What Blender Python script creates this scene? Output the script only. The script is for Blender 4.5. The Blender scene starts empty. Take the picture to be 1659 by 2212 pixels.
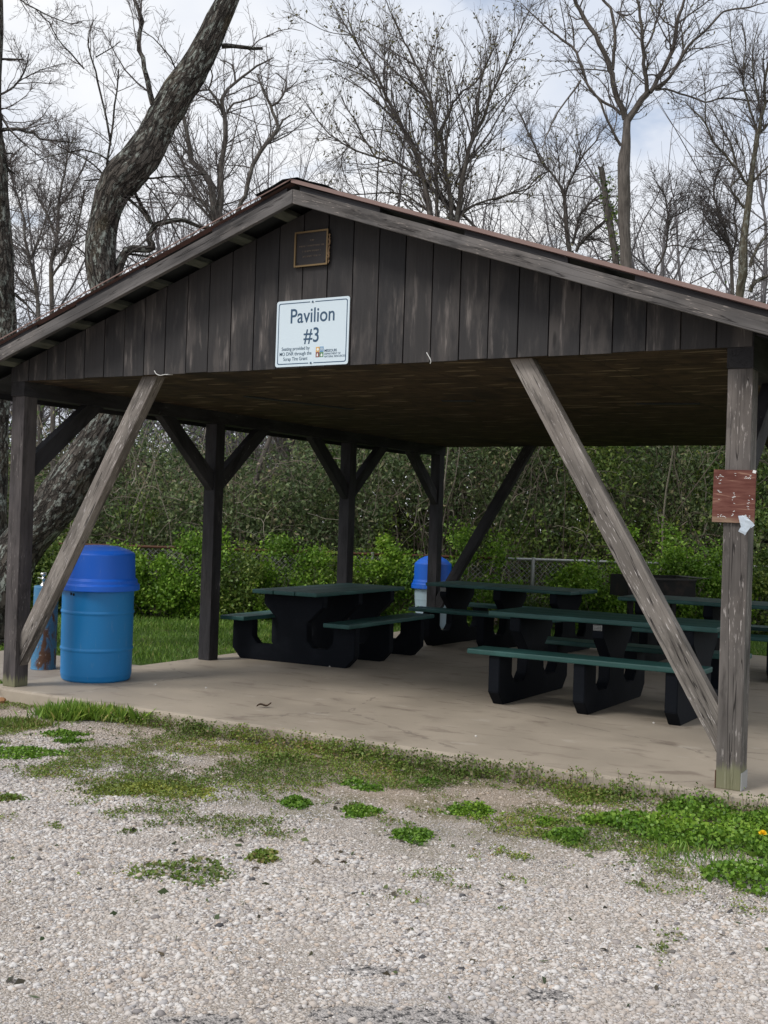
import bpy, bmesh, math, random
import numpy as np
from mathutils import Matrix, Vector, Euler

random.seed(7)
RNG = np.random.default_rng(11)
scene = bpy.context.scene
COL = scene.collection
R = math.radians

# ------------------------------------------------------------------ camera
CAM = np.array([7.4407, -6.6048, 1.4407])
YAW, PITCH, ROLL, FPX = 0.531041, 0.008323, 0.032428, 2498.2   # focal length in px of a 1659 px wide picture
_cy, _sy = math.cos(YAW), math.sin(YAW)
FWD = np.array([-_sy*math.cos(PITCH), _cy*math.cos(PITCH), math.sin(PITCH)])
_r = np.array([_cy, _sy, 0.0]); _u = np.cross(_r, FWD)
RIGHT = _r*math.cos(ROLL) + _u*math.sin(ROLL)
UP = -_r*math.sin(ROLL) + _u*math.cos(ROLL)
cam_data = bpy.data.cameras.new('camera')
cam = bpy.data.objects.new('camera', cam_data); COL.objects.link(cam)
cam.matrix_world = Matrix(((RIGHT[0], UP[0], -FWD[0], CAM[0]), (RIGHT[1], UP[1], -FWD[1], CAM[1]),
                           (RIGHT[2], UP[2], -FWD[2], CAM[2]), (0, 0, 0, 1)))
cam_data.sensor_fit = 'HORIZONTAL'; cam_data.sensor_width = 36.0
cam_data.lens = FPX/1659*36.0
cam_data.clip_start = 0.05; cam_data.clip_end = 2000
scene.camera = cam

def at(px, py, Z):
    """world point that lies Z metres in front of the lens along a pixel's ray"""
    return CAM + (FWD + RIGHT*((px-829.5)/FPX) - UP*((py-1106)/FPX))*Z
def on_ground(px, py, z=-0.1):
    d = FWD + RIGHT*((px-829.5)/FPX) - UP*((py-1106)/FPX)
    return CAM + d*((z-CAM[2])/d[2])

# ------------------------------------------------------------------ light
SUN_EL, SUN_AZ = R(46), R(205)         # azimuth clockwise from +y: from behind the camera, to its left
world = bpy.data.worlds.new('World'); scene.world = world
world.use_nodes = True
wn, wl = world.node_tree.nodes, world.node_tree.links
wn.clear()
w_out = wn.new('ShaderNodeOutputWorld'); w_bg = wn.new('ShaderNodeBackground')
w_sky = wn.new('ShaderNodeTexSky'); w_sky.sky_type = 'NISHITA'; w_sky.sun_disc = False
w_sky.sun_elevation = SUN_EL; w_sky.sun_rotation = SUN_AZ
w_tc = wn.new('ShaderNodeTexCoord')
w_map = wn.new('ShaderNodeMapping'); w_map.inputs['Scale'].default_value = (1, 1, 2.0)
w_map.inputs['Location'].default_value = (3.1, 1.7, 0.4)
w_n1 = wn.new('ShaderNodeTexNoise'); w_n1.inputs['Scale'].default_value = 2.6
w_n1.inputs['Detail'].default_value = 7; w_n1.inputs['Roughness'].default_value = 0.5
w_n2 = wn.new('ShaderNodeTexNoise'); w_n2.inputs['Scale'].default_value = 5.5
w_n2.inputs['Detail'].default_value = 6
w_r1 = wn.new('ShaderNodeValToRGB'); w_r1.color_ramp.elements[0].position = 0.38; w_r1.color_ramp.elements[1].position = 0.64
w_r1.color_ramp.elements[0].color = (0.70, 0.755, 0.86, 1); w_r1.color_ramp.elements[1].color = (1.0, 1.0, 1.0, 1)
w_r2 = wn.new('ShaderNodeValToRGB'); w_r2.color_ramp.elements[0].position = 0.30; w_r2.color_ramp.elements[1].position = 0.44
w_sc = wn.new('ShaderNodeVectorMath'); w_sc.operation = 'SCALE'; w_sc.inputs['Scale'].default_value = 6.9
w_mix = wn.new('ShaderNodeMix'); w_mix.data_type = 'RGBA'
wl.new(w_tc.outputs['Generated'], w_map.inputs['Vector'])
wl.new(w_map.outputs['Vector'], w_n1.inputs['Vector']); wl.new(w_map.outputs['Vector'], w_n2.inputs['Vector'])
wl.new(w_n1.outputs['Fac'], w_r1.inputs['Fac']); wl.new(w_n2.outputs['Fac'], w_r2.inputs['Fac'])
wl.new(w_r1.outputs['Color'], w_sc.inputs[0])
wl.new(w_r2.outputs['Color'], w_mix.inputs['Factor'])
wl.new(w_sky.outputs['Color'], w_mix.inputs['A']); wl.new(w_sc.outputs['Vector'], w_mix.inputs['B'])
wl.new(w_mix.outputs['Result'], w_bg.inputs['Color']); w_bg.inputs['Strength'].default_value = 0.1
wl.new(w_bg.outputs['Background'], w_out.inputs['Surface'])

sun_data = bpy.data.lights.new('sun', 'SUN'); sun_data.energy = 1.4; sun_data.angle = R(18); sun_data.color = (1, 0.965, 0.92)
sun = bpy.data.objects.new('sun', sun_data); COL.objects.link(sun)
_sd = Vector((math.sin(SUN_AZ)*math.cos(SUN_EL), math.cos(SUN_AZ)*math.cos(SUN_EL), math.sin(SUN_EL)))
sun.rotation_euler = _sd.to_track_quat('Z', 'Y').to_euler()

scene.view_settings.view_transform = 'Standard'; scene.view_settings.look = 'None'
scene.view_settings.exposure = 0.62; scene.view_settings.gamma = 1.0
scene.render.engine = 'CYCLES'
scene.cycles.use_denoising = True
scene.cycles.max_bounces = 6; scene.cycles.diffuse_bounces = 3; scene.cycles.glossy_bounces = 2
scene.cycles.transmission_bounces = 3; scene.cycles.transparent_max_bounces = 6
scene.cycles.caustics_reflective = False; scene.cycles.caustics_refractive = False

# ------------------------------------------------------------------ materials
class Mat:
    def __init__(s, name, rough=0.7, metal=0.0, spec=0.4):
        s.m = bpy.data.materials.new(name); s.m.use_nodes = True
        s.n, s.l = s.m.node_tree.nodes, s.m.node_tree.links
        s.b = s.n['Principled BSDF']; s.out = s.n['Material Output']
        s.b.inputs['Roughness'].default_value = rough; s.b.inputs['Metallic'].default_value = metal
        s.b.inputs['Specular IOR Level'].default_value = spec
    def set(s, sock, v):
        t = s.b.inputs[sock]
        if isinstance(v, (tuple, list)): t.default_value = (*v, 1) if len(v) == 3 else v
        elif isinstance(v, (int, float)): t.default_value = v
        else: s.l.new(v, t)
        return s
    def inp(s, sock, v):
        if v is None: return
        if isinstance(v, (tuple, list)): sock.default_value = (*v, 1) if (len(v) == 3 and len(sock.default_value) == 4) else v
        elif isinstance(v, (int, float)): sock.default_value = v
        else: s.l.new(v, sock)
    def coord(s, which='Object'): return s.n.new('ShaderNodeTexCoord').outputs[which]
    def attr(s, name):
        a = s.n.new('ShaderNodeAttribute'); a.attribute_name = name; return a.outputs['Vector']
    def rnd(s): return s.n.new('ShaderNodeObjectInfo').outputs['Random']
    def island(s): return s.n.new('ShaderNodeNewGeometry').outputs['Random Per Island']
    def pos(s): return s.n.new('ShaderNodeNewGeometry').outputs['Position']
    def mapv(s, v, scale=(1, 1, 1), loc=None):
        k = s.n.new('ShaderNodeMapping'); s.l.new(v, k.inputs['Vector']); k.inputs['Scale'].default_value = scale
        if loc is not None: s.inp(k.inputs['Location'], loc)
        return k.outputs['Vector']
    def noise(s, v, scale, detail=4, rough=0.55, dist=0.0, out='Fac'):
        k = s.n.new('ShaderNodeTexNoise'); s.l.new(v, k.inputs['Vector'])
        k.inputs['Scale'].default_value = scale; k.inputs['Detail'].default_value = detail
        k.inputs['Roughness'].default_value = rough; k.inputs['Distortion'].default_value = dist
        return k.outputs[out]
    def vor(s, v, scale, feature='F1', out='Distance', rnd=1.0):
        k = s.n.new('ShaderNodeTexVoronoi'); s.l.new(v, k.inputs['Vector']); k.feature = feature
        k.inputs['Scale'].default_value = scale; k.inputs['Randomness'].default_value = rnd
        return k.outputs[out]
    def ramp(s, f, stops, const=False):
        k = s.n.new('ShaderNodeValToRGB'); s.l.new(f, k.inputs['Fac']); e = k.color_ramp.elements
        if const: k.color_ramp.interpolation = 'CONSTANT'
        while len(e) < len(stops): e.new(0.5)
        for i, (p, c) in enumerate(stops):
            e[i].position = p
            e[i].color = (c, c, c, 1) if isinstance(c, (int, float)) else (*c, 1)
        return k.outputs['Color']
    def mix(s, f, a, b, mode='MIX'):
        k = s.n.new('ShaderNodeMix'); k.data_type = 'RGBA'; k.blend_type = mode
        s.inp(k.inputs['Factor'], f); s.inp(k.inputs['A'], a); s.inp(k.inputs['B'], b)
        return k.outputs['Result']
    def math(s, op, a, b=None, c=None):
        k = s.n.new('ShaderNodeMath'); k.operation = op
        s.inp(k.inputs[0], a); s.inp(k.inputs[1], b); s.inp(k.inputs[2], c)
        return k.outputs[0]
    def sep(s, v):
        k = s.n.new('ShaderNodeSeparateXYZ'); s.l.new(v, k.inputs[0]); return k.outputs
    def comb(s, x, y, z):
        k = s.n.new('ShaderNodeCombineXYZ'); s.inp(k.inputs[0], x); s.inp(k.inputs[1], y); s.inp(k.inputs[2], z); return k.outputs[0]
    def step(s, v, lo, hi):
        k = s.n.new('ShaderNodeMapRange'); k.interpolation_type = 'SMOOTHSTEP'
        s.inp(k.inputs['Value'], v); k.inputs['From Min'].default_value = lo; k.inputs['From Max'].default_value = hi
        return k.outputs['Result']
    def bump(s, h, strength=0.5, dist=0.01, normal=None):
        k = s.n.new('ShaderNodeBump'); s.l.new(h, k.inputs['Height'])
        k.inputs['Strength'].default_value = strength; k.inputs['Distance'].default_value = dist
        if normal is not None: s.l.new(normal, k.inputs['Normal'])
        s.l.new(k.outputs['Normal'], s.b.inputs['Normal']); return k.outputs['Normal']

def wood(name, dark, light, fleck=(0.4, 0.36, 0.33), flecks=0.0, cracks=0.5, base_z=None):
    """painted timber with grain along local z, worn through to bare wood in long flakes"""
    m = Mat(name, 0.75, spec=0.25)
    r = m.math('MULTIPLY', m.rnd(), 37.0)
    v = m.mapv(m.coord(), (1, 1, 0.05), m.comb(r, r, r))
    grain = m.noise(v, 55, 5, 0.65)
    broad = m.noise(m.mapv(m.coord(), (1, 1, 0.25), m.comb(r, r, r)), 7, 3)
    c = m.mix(grain, dark, light)
    c = m.mix(m.step(broad, 0.35, 0.7), c, tuple(x*1.35 for x in light))
    if flecks > 0:
        f1 = m.noise(m.mapv(m.coord(), (1, 1, 0.10), m.comb(r, r, r)), 120, 4, 0.6)
        zone = m.noise(m.mapv(m.coord(), (1, 1, 0.5), m.comb(r, r, r)), 4.0, 2)
        f = m.math('MULTIPLY', m.step(f1, 0.62-0.035*flecks, 0.69-0.03*flecks), m.step(zone, 0.62-flecks*0.35, 0.75-flecks*0.25))
        c = m.mix(f, c, fleck)
        c = m.mix(m.math('MULTIPLY', m.step(zone, 0.45, 0.62), 0.35*flecks), c, (0.20, 0.172, 0.152))
    patch = m.noise(m.mapv(m.coord(), (1, 1, 0.22), m.comb(r, r, r)), 11, 5, 0.65)
    c = m.mix(m.math('MULTIPLY', m.step(patch, 0.52, 0.66), 0.55), c, tuple(x*0.55 for x in dark))
    ck = m.noise(m.mapv(m.coord(), (1, 1, 0.035), m.comb(r, r, r)), 30, 2, 0.4)
    line = m.math('SUBTRACT', 1.0, m.step(m.math('ABSOLUTE', m.math('SUBTRACT', ck, 0.5)), 0.0, 0.014))
    c = m.mix(m.math('MULTIPLY', line, cracks), c, (0.012, 0.01, 0.01))
    if base_z:  # bare, mildewed band at the foot of the post
        z = m.sep(m.coord())[2]
        zz = m.math('ADD', z, m.math('MULTIPLY', m.math('SUBTRACT', grain, 0.5), 0.22))
        c = m.mix(m.math('MULTIPLY', m.math('SUBTRACT', 1.0, m.step(zz, base_z-0.03, base_z+0.03)), 0.8), c, (0.20, 0.20, 0.115))
    m.set('Base Color', c)
    h = m.math('SUBTRACT', grain, m.math('MULTIPLY', line, 1.2))
    m.bump(h, 0.55, 0.006)
    return m.m

M = {}
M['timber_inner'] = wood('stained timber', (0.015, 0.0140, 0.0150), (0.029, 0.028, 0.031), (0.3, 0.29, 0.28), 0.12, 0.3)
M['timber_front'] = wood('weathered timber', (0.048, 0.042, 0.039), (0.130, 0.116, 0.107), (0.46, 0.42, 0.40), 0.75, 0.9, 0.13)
M['timber_left'] = wood('worn stained timber', (0.036, 0.031, 0.031), (0.070, 0.062, 0.062), (0.36, 0.33, 0.31), 0.25, 0.5, 0.07)
M['timber_brace'] = wood('peeling timber', (0.068, 0.059, 0.052), (0.205, 0.184, 0.164), (0.50, 0.46, 0.44), 1.0, 0.9)
M['fascia'] = wood('grey weathered board', (0.030, 0.028, 0.0275), (0.105, 0.098, 0.095), (0.34, 0.30, 0.27), 0.55, 0.8)
M['purlin'] = wood('mildewed board', (0.045, 0.050, 0.040), (0.095, 0.102, 0.080), (0.3, 0.3, 0.25), 0.2, 0.3)

def siding_mat():
    m = Mat('dark stained siding', 0.7, spec=0.3)
    p = m.coord(); isl = m.island()
    o = m.math('MULTIPLY', isl, 40.0)
    grain = m.noise(m.mapv(p, (1, 1, 0.045), m.comb(o, 0.0, o)), 60, 5, 0.65)
    z = m.sep(p)[2]
    scuff = m.noise(m.mapv(p, (1, 1, 0.22), m.comb(o, 0.0, o)), 9, 5, 0.6)
    streak = m.noise(m.mapv(p, (1, 1, 0.10), m.comb(o, 0.0, o)), 26, 3, 0.6)
    c = m.mix(grain, (0.011, 0.0108, 0.0118), (0.029, 0.0278, 0.0295))
    c = m.mix(isl, c, m.mix(grain, (0.020, 0.0185, 0.0185), (0.047, 0.043, 0.0425)))
    worn = m.math('MULTIPLY', m.step(scuff, 0.44, 0.66), m.math('SUBTRACT', 1.0, m.step(z, 2.7, 3.35)))
    c = m.mix(m.math('MULTIPLY', worn, 0.65), c, (0.088, 0.077, 0.071))
    c = m.mix(m.math('MULTIPLY', m.math('MULTIPLY', m.step(streak, 0.54, 0.66), worn), 0.75), c, (0.20, 0.175, 0.16))
    kn = m.vor(m.mapv(p, (5.0, 1, 1.3), m.comb(o, 0.0, o)), 1.0)
    c = m.mix(m.math('MULTIPLY', m.math('SUBTRACT', 1.0, m.step(kn, 0.05, 0.10)), 0.8), c, (0.010, 0.009, 0.009))
    m.set('Base Color', c); m.bump(grain, 0.4, 0.004)
    return m.m
M['siding'] = siding_mat()
def ceiling_mat():
    m = Mat('strand board ceiling', 0.8, spec=0.2)
    p = m.coord()
    f = m.noise(m.mapv(p, (0.25, 1, 1)), 28, 5, 0.6)
    g = m.noise(m.mapv(p, (1, 0.3, 1)), 1.1, 4, 0.6)
    w = m.mix(0.04, p, m.noise(p, 5, 3, out='Color'))
    c1 = m.vor(m.mapv(w, (5, 26, 1)), 1.0, out='Color'); c2 = m.vor(m.mapv(w, (18, 7, 1)), 1.0, out='Color')
    ch = m.math('ADD', m.math('MULTIPLY', m.sep(c1)[0], 0.6), m.math('MULTIPLY', m.sep(c2)[0], 0.4))
    c = m.mix(ch, (0.017, 0.012, 0.008), (0.100, 0.068, 0.040))
    c = m.mix(m.math('MULTIPLY', f, 0.5), c, (0.060, 0.041, 0.025))
    c = m.mix(m.math('MULTIPLY', m.step(m.sep(c1)[1], 0.93, 0.95), 0.6), c, (0.26, 0.20, 0.13))
    c = m.mix(m.math('MULTIPLY', m.step(g, 0.55, 0.7), 0.75), c, (0.018, 0.014, 0.011))
    sx = m.sep(p); jx = m.math('ABSOLUTE', m.math('SUBTRACT', m.math('FRACT', m.math('DIVIDE', sx[0], 1.22)), 0.5)); jy = m.math('ABSOLUTE', m.math('SUBTRACT', m.math('FRACT', m.math('DIVIDE', sx[1], 2.44)), 0.5))
    seam = m.math('MAXIMUM', m.step(jx, 0.4955, 0.4975), m.step(jy, 0.4977, 0.4988))
    c = m.mix(m.math('MULTIPLY', seam, 0.85), c, (0.012, 0.010, 0.008))
    m.set('Base Color', c); m.bump(f, 0.3, 0.003)
    return m.m
M['ceiling'] = ceiling_mat()
def concrete_mat(name='stained concrete', tint=(0.435, 0.372, 0.295)):
    m = Mat(name, 0.62, spec=0.35)
    p = m.pos()
    a = m.noise(p, 0.9, 6, 0.62); b = m.noise(p, 55, 3, 0.6); d = m.noise(m.mapv(p, (1, 2.4, 1)), 2.3, 5, 0.65, 0.6)
    c = m.mix(m.step(a, 0.3, 0.7), tuple(x*0.78 for x in tint), tuple(x*1.05 for x in tint))
    c = m.mix(m.math('MULTIPLY', b, 0.22), c, tuple(x*0.55 for x in tint))
    c = m.mix(m.math('MULTIPLY', m.step(d, 0.54, 0.70), 0.6), c, (0.185, 0.145, 0.115))
    c = m.mix(m.math('MULTIPLY', m.step(m.noise(m.mapv(p, (1, 1.8, 1)), 3.1, 4, 0.6), 0.62, 0.7), 0.4), c, (0.52, 0.47, 0.40))
    cr = m.vor(m.mapv(p, (0.32, 0.45, 1)), 1.0, 'DISTANCE_TO_EDGE')
    crn = m.math('ADD', cr, m.math('MULTIPLY', m.math('SUBTRACT', m.noise(p, 6, 4), 0.5), 0.05))
    c = m.mix(m.math('MULTIPLY', m.math('SUBTRACT', 1.0, m.step(m.math('ABSOLUTE', crn), 0.0, 0.004)), 0.45), c, (0.10, 0.08, 0.07))
    m.set('Base Color', c); m.bump(b, 0.12, 0.003)
    m.set('Roughness', m.ramp(a, [(0.3, 0.5), (0.7, 0.75)]))
    return m.m
M['concrete'] = concrete_mat()
R2 = np.array([FWD[1], -FWD[0]])/math.hypot(FWD[0], FWD[1]); F2 = np.array([FWD[0], FWD[1]])/math.hypot(FWD[0], FWD[1])
ASPHALT = [(*on_ground(860, 2205)[:2], 0.32, 0.11), (*on_ground(790, 2100)[:2], 0.17, 0.06), (*on_ground(100, 2230)[:2], 0.30, 0.10), (*on_ground(1180, 2150)[:2], 0.10, 0.07), (*on_ground(420, 2212)[:2], 0.16, 0.06)]
def ground_mat():
    m = Mat('ground cover', 0.9, spec=0.2)
    p = m.pos(); xyz = m.sep(p)
    v1 = m.n.new('ShaderNodeTexVoronoi'); m.l.new(p, v1.inputs['Vector']); v1.inputs['Scale'].default_value = 120
    stone = m.ramp(m.sep(v1.outputs['Color'])[0], [(0.0, (0.28, 0.245, 0.21)), (0.35, (0.42, 0.37, 0.32)), (0.7, (0.53, 0.48, 0.43)), (1.0, (0.62, 0.58, 0.54))])
    gap = m.step(v1.outputs['Distance'], 0.35, 0.75)
    stone = m.mix(m.math('MULTIPLY', gap, 0.4), stone, (0.24, 0.20, 0.165))
    n_big = m.noise(p, 1.3, 5, 0.6)
    tan = m.step(m.math('ADD', xyz[1], m.math('MULTIPLY', m.math('SUBTRACT', n_big, 0.5), 3.0)), -1.5, -0.4)
    stone = m.mix(m.math('MULTIPLY', tan, 0.6), stone, (0.37, 0.285, 0.205))
    moss = m.math('MULTIPLY', m.step(m.noise(p, 2.4, 6, 0.7), 0.46, 0.62), m.step(m.math('ADD', xyz[1], m.math('MULTIPLY', n_big, 1.2)), -2.0, -0.2))
    stone = m.mix(m.math('MULTIPLY', moss, 0.8), stone, (0.165, 0.150, 0.070))
    # worn asphalt showing through near the lens
    wob = m.math('MULTIPLY', m.math('SUBTRACT', m.noise(p, 7, 5, 0.65), 0.5), 2.2)
    asp = None
    for ax, ay, rx_, ry_ in ASPHALT:
        dx, dy = m.math('SUBTRACT', xyz[0], float(ax)), m.math('SUBTRACT', xyz[1], float(ay))
        u = m.math('ADD', m.math('MULTIPLY', dx, float(R2[0]/rx_)), m.math('MULTIPLY', dy, float(R2[1]/rx_)))
        v = m.math('ADD', m.math('MULTIPLY', dx, float(F2[0]/ry_)), m.math('MULTIPLY', dy, float(F2[1]/ry_)))
        e = m.math('SUBTRACT', 1.0, m.math('ADD', m.math('MULTIPLY', u, u), m.math('MULTIPLY', v, v)))
        e = m.step(m.math('ADD', e, wob), 0.0, 0.25)
        asp = e if asp is None else m.math('MAXIMUM', asp, e)
    stone = m.mix(asp, stone, m.mix(m.step(m.noise(p, 45, 5, 0.7), 0.38, 0.56), (0.055, 0.052, 0.052), (0.42, 0.39, 0.365)))
    turf = m.mix(m.noise(p, 8, 5), (0.040, 0.078, 0.016), (0.105, 0.165, 0.036))
    turf = m.mix(m.step(m.noise(p, 2.2, 5), 0.60, 0.72), turf, (0.13, 0.10, 0.06))
    lawn = m.step(m.math('ADD', xyz[1], m.math('MULTIPLY', m.math('SUBTRACT', m.noise(p, 2.5, 4), 0.5), 0.5)), 0.12, 0.3)
    litter = m.mix(m.noise(p, 12, 5), (0.05, 0.038, 0.026), (0.12, 0.095, 0.065))
    fw = m.math('ADD', m.math('MULTIPLY', xyz[0], float(FWD[0])), m.math('MULTIPLY', xyz[1], float(FWD[1])))
    c = m.mix(lawn, stone, turf)
    c = m.mix(m.step(m.math('ADD', fw, n_big), 7.0, 8.2), c, litter)
    m.set('Base Color', c)
    m.bump(m.math('SUBTRACT', 1.0, v1.outputs['Distance']), 0.8, 0.01)
    return m.m
M['ground'] = ground_mat()
def pebble_mat():
    m = Mat('pale crushed stone', 0.8, spec=0.3)
    i = m.island(); p = m.pos(); xyz = m.sep(p)
    c = m.ramp(i, [(0.0, (0.60, 0.555, 0.515)), (0.16, (0.47, 0.415, 0.365)), (0.32, (0.66, 0.635, 0.61)), (0.46, (0.52, 0.43, 0.35)), (0.56, (0.42, 0.40, 0.39)),
                   (0.68, (0.70, 0.67, 0.635)), (0.80, (0.33, 0.295, 0.275)), (0.88, (0.58, 0.52, 0.465)), (0.965, (0.18, 0.165, 0.165)), (0.985, (0.045, 0.045, 0.05))], True)
    n_big = m.noise(p, 1.3, 5, 0.6)
    tan = m.step(m.math('ADD', xyz[1], m.math('MULTIPLY', m.math('SUBTRACT', n_big, 0.5), 3.0)), -1.5, -0.4)
    c = m.mix(m.math('MULTIPLY', tan, 0.55), c, (0.50, 0.395, 0.29))
    dust = m.noise(p, 2.0, 5, 0.6)
    c = m.mix(m.math('MULTIPLY', m.step(dust, 0.46, 0.66), 0.5), c, (0.49, 0.435, 0.38))
    c = m.mix(m.math('MULTIPLY', m.step(m.noise(m.mapv(p, (0.5, 1.3, 1), (5.2, 1.1, 0)), 0.9, 4, 0.6), 0.5, 0.66), 0.35), c, (0.40, 0.385, 0.385))
    c = m.mix(m.math('MULTIPLY', m.noise(p, 160, 3), 0.25), c, (0.30, 0.27, 0.25))
    m.set('Base Color', c)
    return m.m
M['pebble'] = pebble_mat()

def leaf_mat(name, stops, trans=0.3):
    m = Mat(name, 0.5, spec=0.35)
    c = m.ramp(m.island(), stops)
    dr_ = m.noise(m.pos(), 1.1, 4, 0.6)
    c = m.mix(1.0, c, m.ramp(dr_, [(0.32, (0.72, 0.76, 0.80)), (0.5, (1.15, 1.15, 1.15)), (0.68, (1.7, 1.5, 1.3))]), 'MULTIPLY')
    m.set('Base Color', c)
    t = m.n.new('ShaderNodeBsdfTranslucent'); m.l.new(c, t.inputs['Color'])
    mx = m.n.new('ShaderNodeMixShader'); mx.inputs['Fac'].default_value = trans
    m.l.new(m.b.outputs[0], mx.inputs[1]); m.l.new(t.outputs[0], mx.inputs[2]); m.l.new(mx.outputs[0], m.out.inputs['Surface'])
    return m.m
M['leaf_bright'] = leaf_mat('bright green leaf', [(0, (0.060, 0.125, 0.012)), (0.5, (0.135, 0.265, 0.024)), (0.9, (0.23, 0.38, 0.045)), (1, (0.30, 0.40, 0.09))])
M['leaf_mid'] = leaf_mat('mid green leaf', [(0, (0.045, 0.085, 0.018)), (0.5, (0.105, 0.170, 0.034)), (1, (0.21, 0.26, 0.065))])
M['leaf_dark'] = leaf_mat('dull green leaf', [(0, (0.040, 0.064, 0.026)), (0.45, (0.094, 0.140, 0.052)), (0.82, (0.165, 0.215, 0.088)), (0.94, (0.22, 0.21, 0.125)), (1, (0.24, 0.195, 0.13))])
M['leaf_brown'] = leaf_mat('dry leaf', [(0, (0.05, 0.045, 0.032)), (0.4, (0.09, 0.078, 0.055)), (0.45, (0.045, 0.070, 0.028)), (1, (0.10, 0.13, 0.05))])
M['grass'] = leaf_mat('grass blade', [(0, (0.060, 0.125, 0.018)), (0.5, (0.125, 0.235, 0.032)), (0.92, (0.20, 0.31, 0.06)), (1, (0.30, 0.28, 0.12))])
M['weed'] = leaf_mat('weed leaf', [(0, (0.050, 0.115, 0.012)), (0.5, (0.105, 0.215, 0.020)), (1, (0.18, 0.30, 0.042))], 0.2)
M['weed_dull'] = leaf_mat('dull weed leaf', [(0, (0.070, 0.120, 0.020)), (0.5, (0.140, 0.215, 0.036)), (0.8, (0.18, 0.20, 0.06)), (1, (0.21, 0.15, 0.085))], 0.2)
M['weed_yellow'] = leaf_mat('yellow green weed leaf', [(0, (0.09, 0.13, 0.025)), (0.5, (0.16, 0.20, 0.035)), (1, (0.24, 0.27, 0.06))], 0.2)
M['catkin'] = leaf_mat('catkin', [(0, (0.07, 0.06, 0.035)), (0.6, (0.12, 0.11, 0.05)), (1, (0.17, 0.17, 0.07))], 0.25)
M['petal'] = leaf_mat('yellow petal', [(0, (0.75, 0.50, 0.01)), (1, (0.9, 0.68, 0.03))], 0.2)

def bark_mat(name, dark, light, lichen=0.0, deep=1.0):
    m = Mat(name, 0.9, spec=0.15)
    b = m.attr('barkco')
    r1 = m.noise(m.mapv(b, (1, 1, 0.16)), 24, 5, 0.65, 0.4)
    r2 = m.noise(m.mapv(b, (1, 1, 0.6)), 5, 4, 0.6)
    c = m.mix(m.step(r1, 0.34, 0.66), dark, light)
    c = m.mix(m.math('MULTIPLY', m.step(r2, 0.4, 0.7), 0.4), c, tuple(x*1.25 for x in light))
    if deep > 0.85:
        w = m.mix(0.12, b, m.noise(b, 9, 4, 0.6, out='Color'))
        pe = m.vor(m.mapv(w, (1, 1, 0.30)), 17, 'DISTANCE_TO_EDGE')
        fis = m.math('SUBTRACT', 1.0, m.step(pe, 0.015, 0.13))
        c = m.mix(m.math('MULTIPLY', fis, 0.6), c, tuple(x*0.7 for x in dark))
        r1 = m.math('SUBTRACT', m.math('MULTIPLY', r1, 0.6), fis)
    if lichen:
        l = m.noise(m.mapv(b, (1, 1, 0.7)), 13, 5, 0.7)
        zone = m.noise(b, 2.2, 3)
        c = m.mix(m.math('MULTIPLY', m.math('MULTIPLY', m.step(l, 0.51, 0.60), m.step(zone, 0.36, 0.52)), lichen), c, (0.30, 0.325, 0.29))
        c = m.mix(m.math('MULTIPLY', m.step(m.noise(b, 1.6, 2), 0.55, 0.7), 0.45), c, (0.13, 0.105, 0.06))
    m.set('Base Color', c); m.bump(r1, 0.9*deep, 0.05)
    return m.m
M['bark_big'] = bark_mat('furrowed bark', (0.024, 0.021, 0.019), (0.120, 0.106, 0.091), 1.0)
M['bark'] = bark_mat('grey bark', (0.045, 0.039, 0.036), (0.135, 0.118, 0.105), 0.25, 0.6)
M['bark_thin'] = bark_mat('smooth grey bark', (0.070, 0.061, 0.054), (0.15, 0.132, 0.117), 0.0, 0.4)
M['bark_mossy'] = bark_mat('mossy bark', (0.040, 0.034, 0.026), (0.125, 0.110, 0.078), 0.5, 0.8)
def flat(name, col, rough=0.6, metal=0.0, spec=0.4): return Mat(name, rough, metal, spec).set('Base Color', col).m
M['twig'] = flat('twig', (0.135, 0.120, 0.115), 0.9, spec=0.1)
M['twig_far'] = flat('far twig', (0.17, 0.16, 0.165), 0.9, spec=0.1)  # paler than the near twigs; airy distance is put into the colour
M['vine'] = Mat('dry vine', 0.9, spec=0.1).m
_m = Mat('dry vine stem', 0.9, spec=0.1); _m.set('Base Color', _m.ramp(_m.island(), [(0, (0.085, 0.07, 0.054)), (0.6, (0.17, 0.145, 0.115)), (1, (0.33, 0.295, 0.24))])); M['vine'] = _m.m

def plastic(name, col, scuff, rough=0.42):
    m = Mat(name, rough, spec=0.5)
    p = m.coord()
    n = m.noise(m.mapv(p, (1, 1, 0.4)), 5, 5, 0.6); s = m.noise(m.mapv(p, (1, 1, 0.2)), 40, 3)
    c = m.mix(m.math('MULTIPLY', m.step(n, 0.4, 0.7), 0.45), col, scuff)
    c = m.mix(m.math('MULTIPLY', m.step(s, 0.62, 0.75), 0.14), c, (0.30, 0.38, 0.45))
    m.set('Base Color', c); m.set('Roughness', m.ramp(n, [(0.3, rough-0.08), (0.7, rough+0.15)]))
    m.bump(m.noise(p, 6, 3), 0.15, 0.01)
    return m.m
M['drum_blue'] = plastic('blue drum plastic', (0.006, 0.190, 0.485), (0.012, 0.21, 0.50))
M['lid_blue'] = plastic('royal blue lid plastic', (0.005, 0.125, 0.66), (0.010, 0.14, 0.68), 0.5)
M['can_pale'] = plastic('pale blue can plastic', (0.38, 0.50, 0.58), (0.45, 0.55, 0.60), 0.55)
M['black'] = flat('black hole', (0.006, 0.006, 0.008), 0.8)
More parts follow.
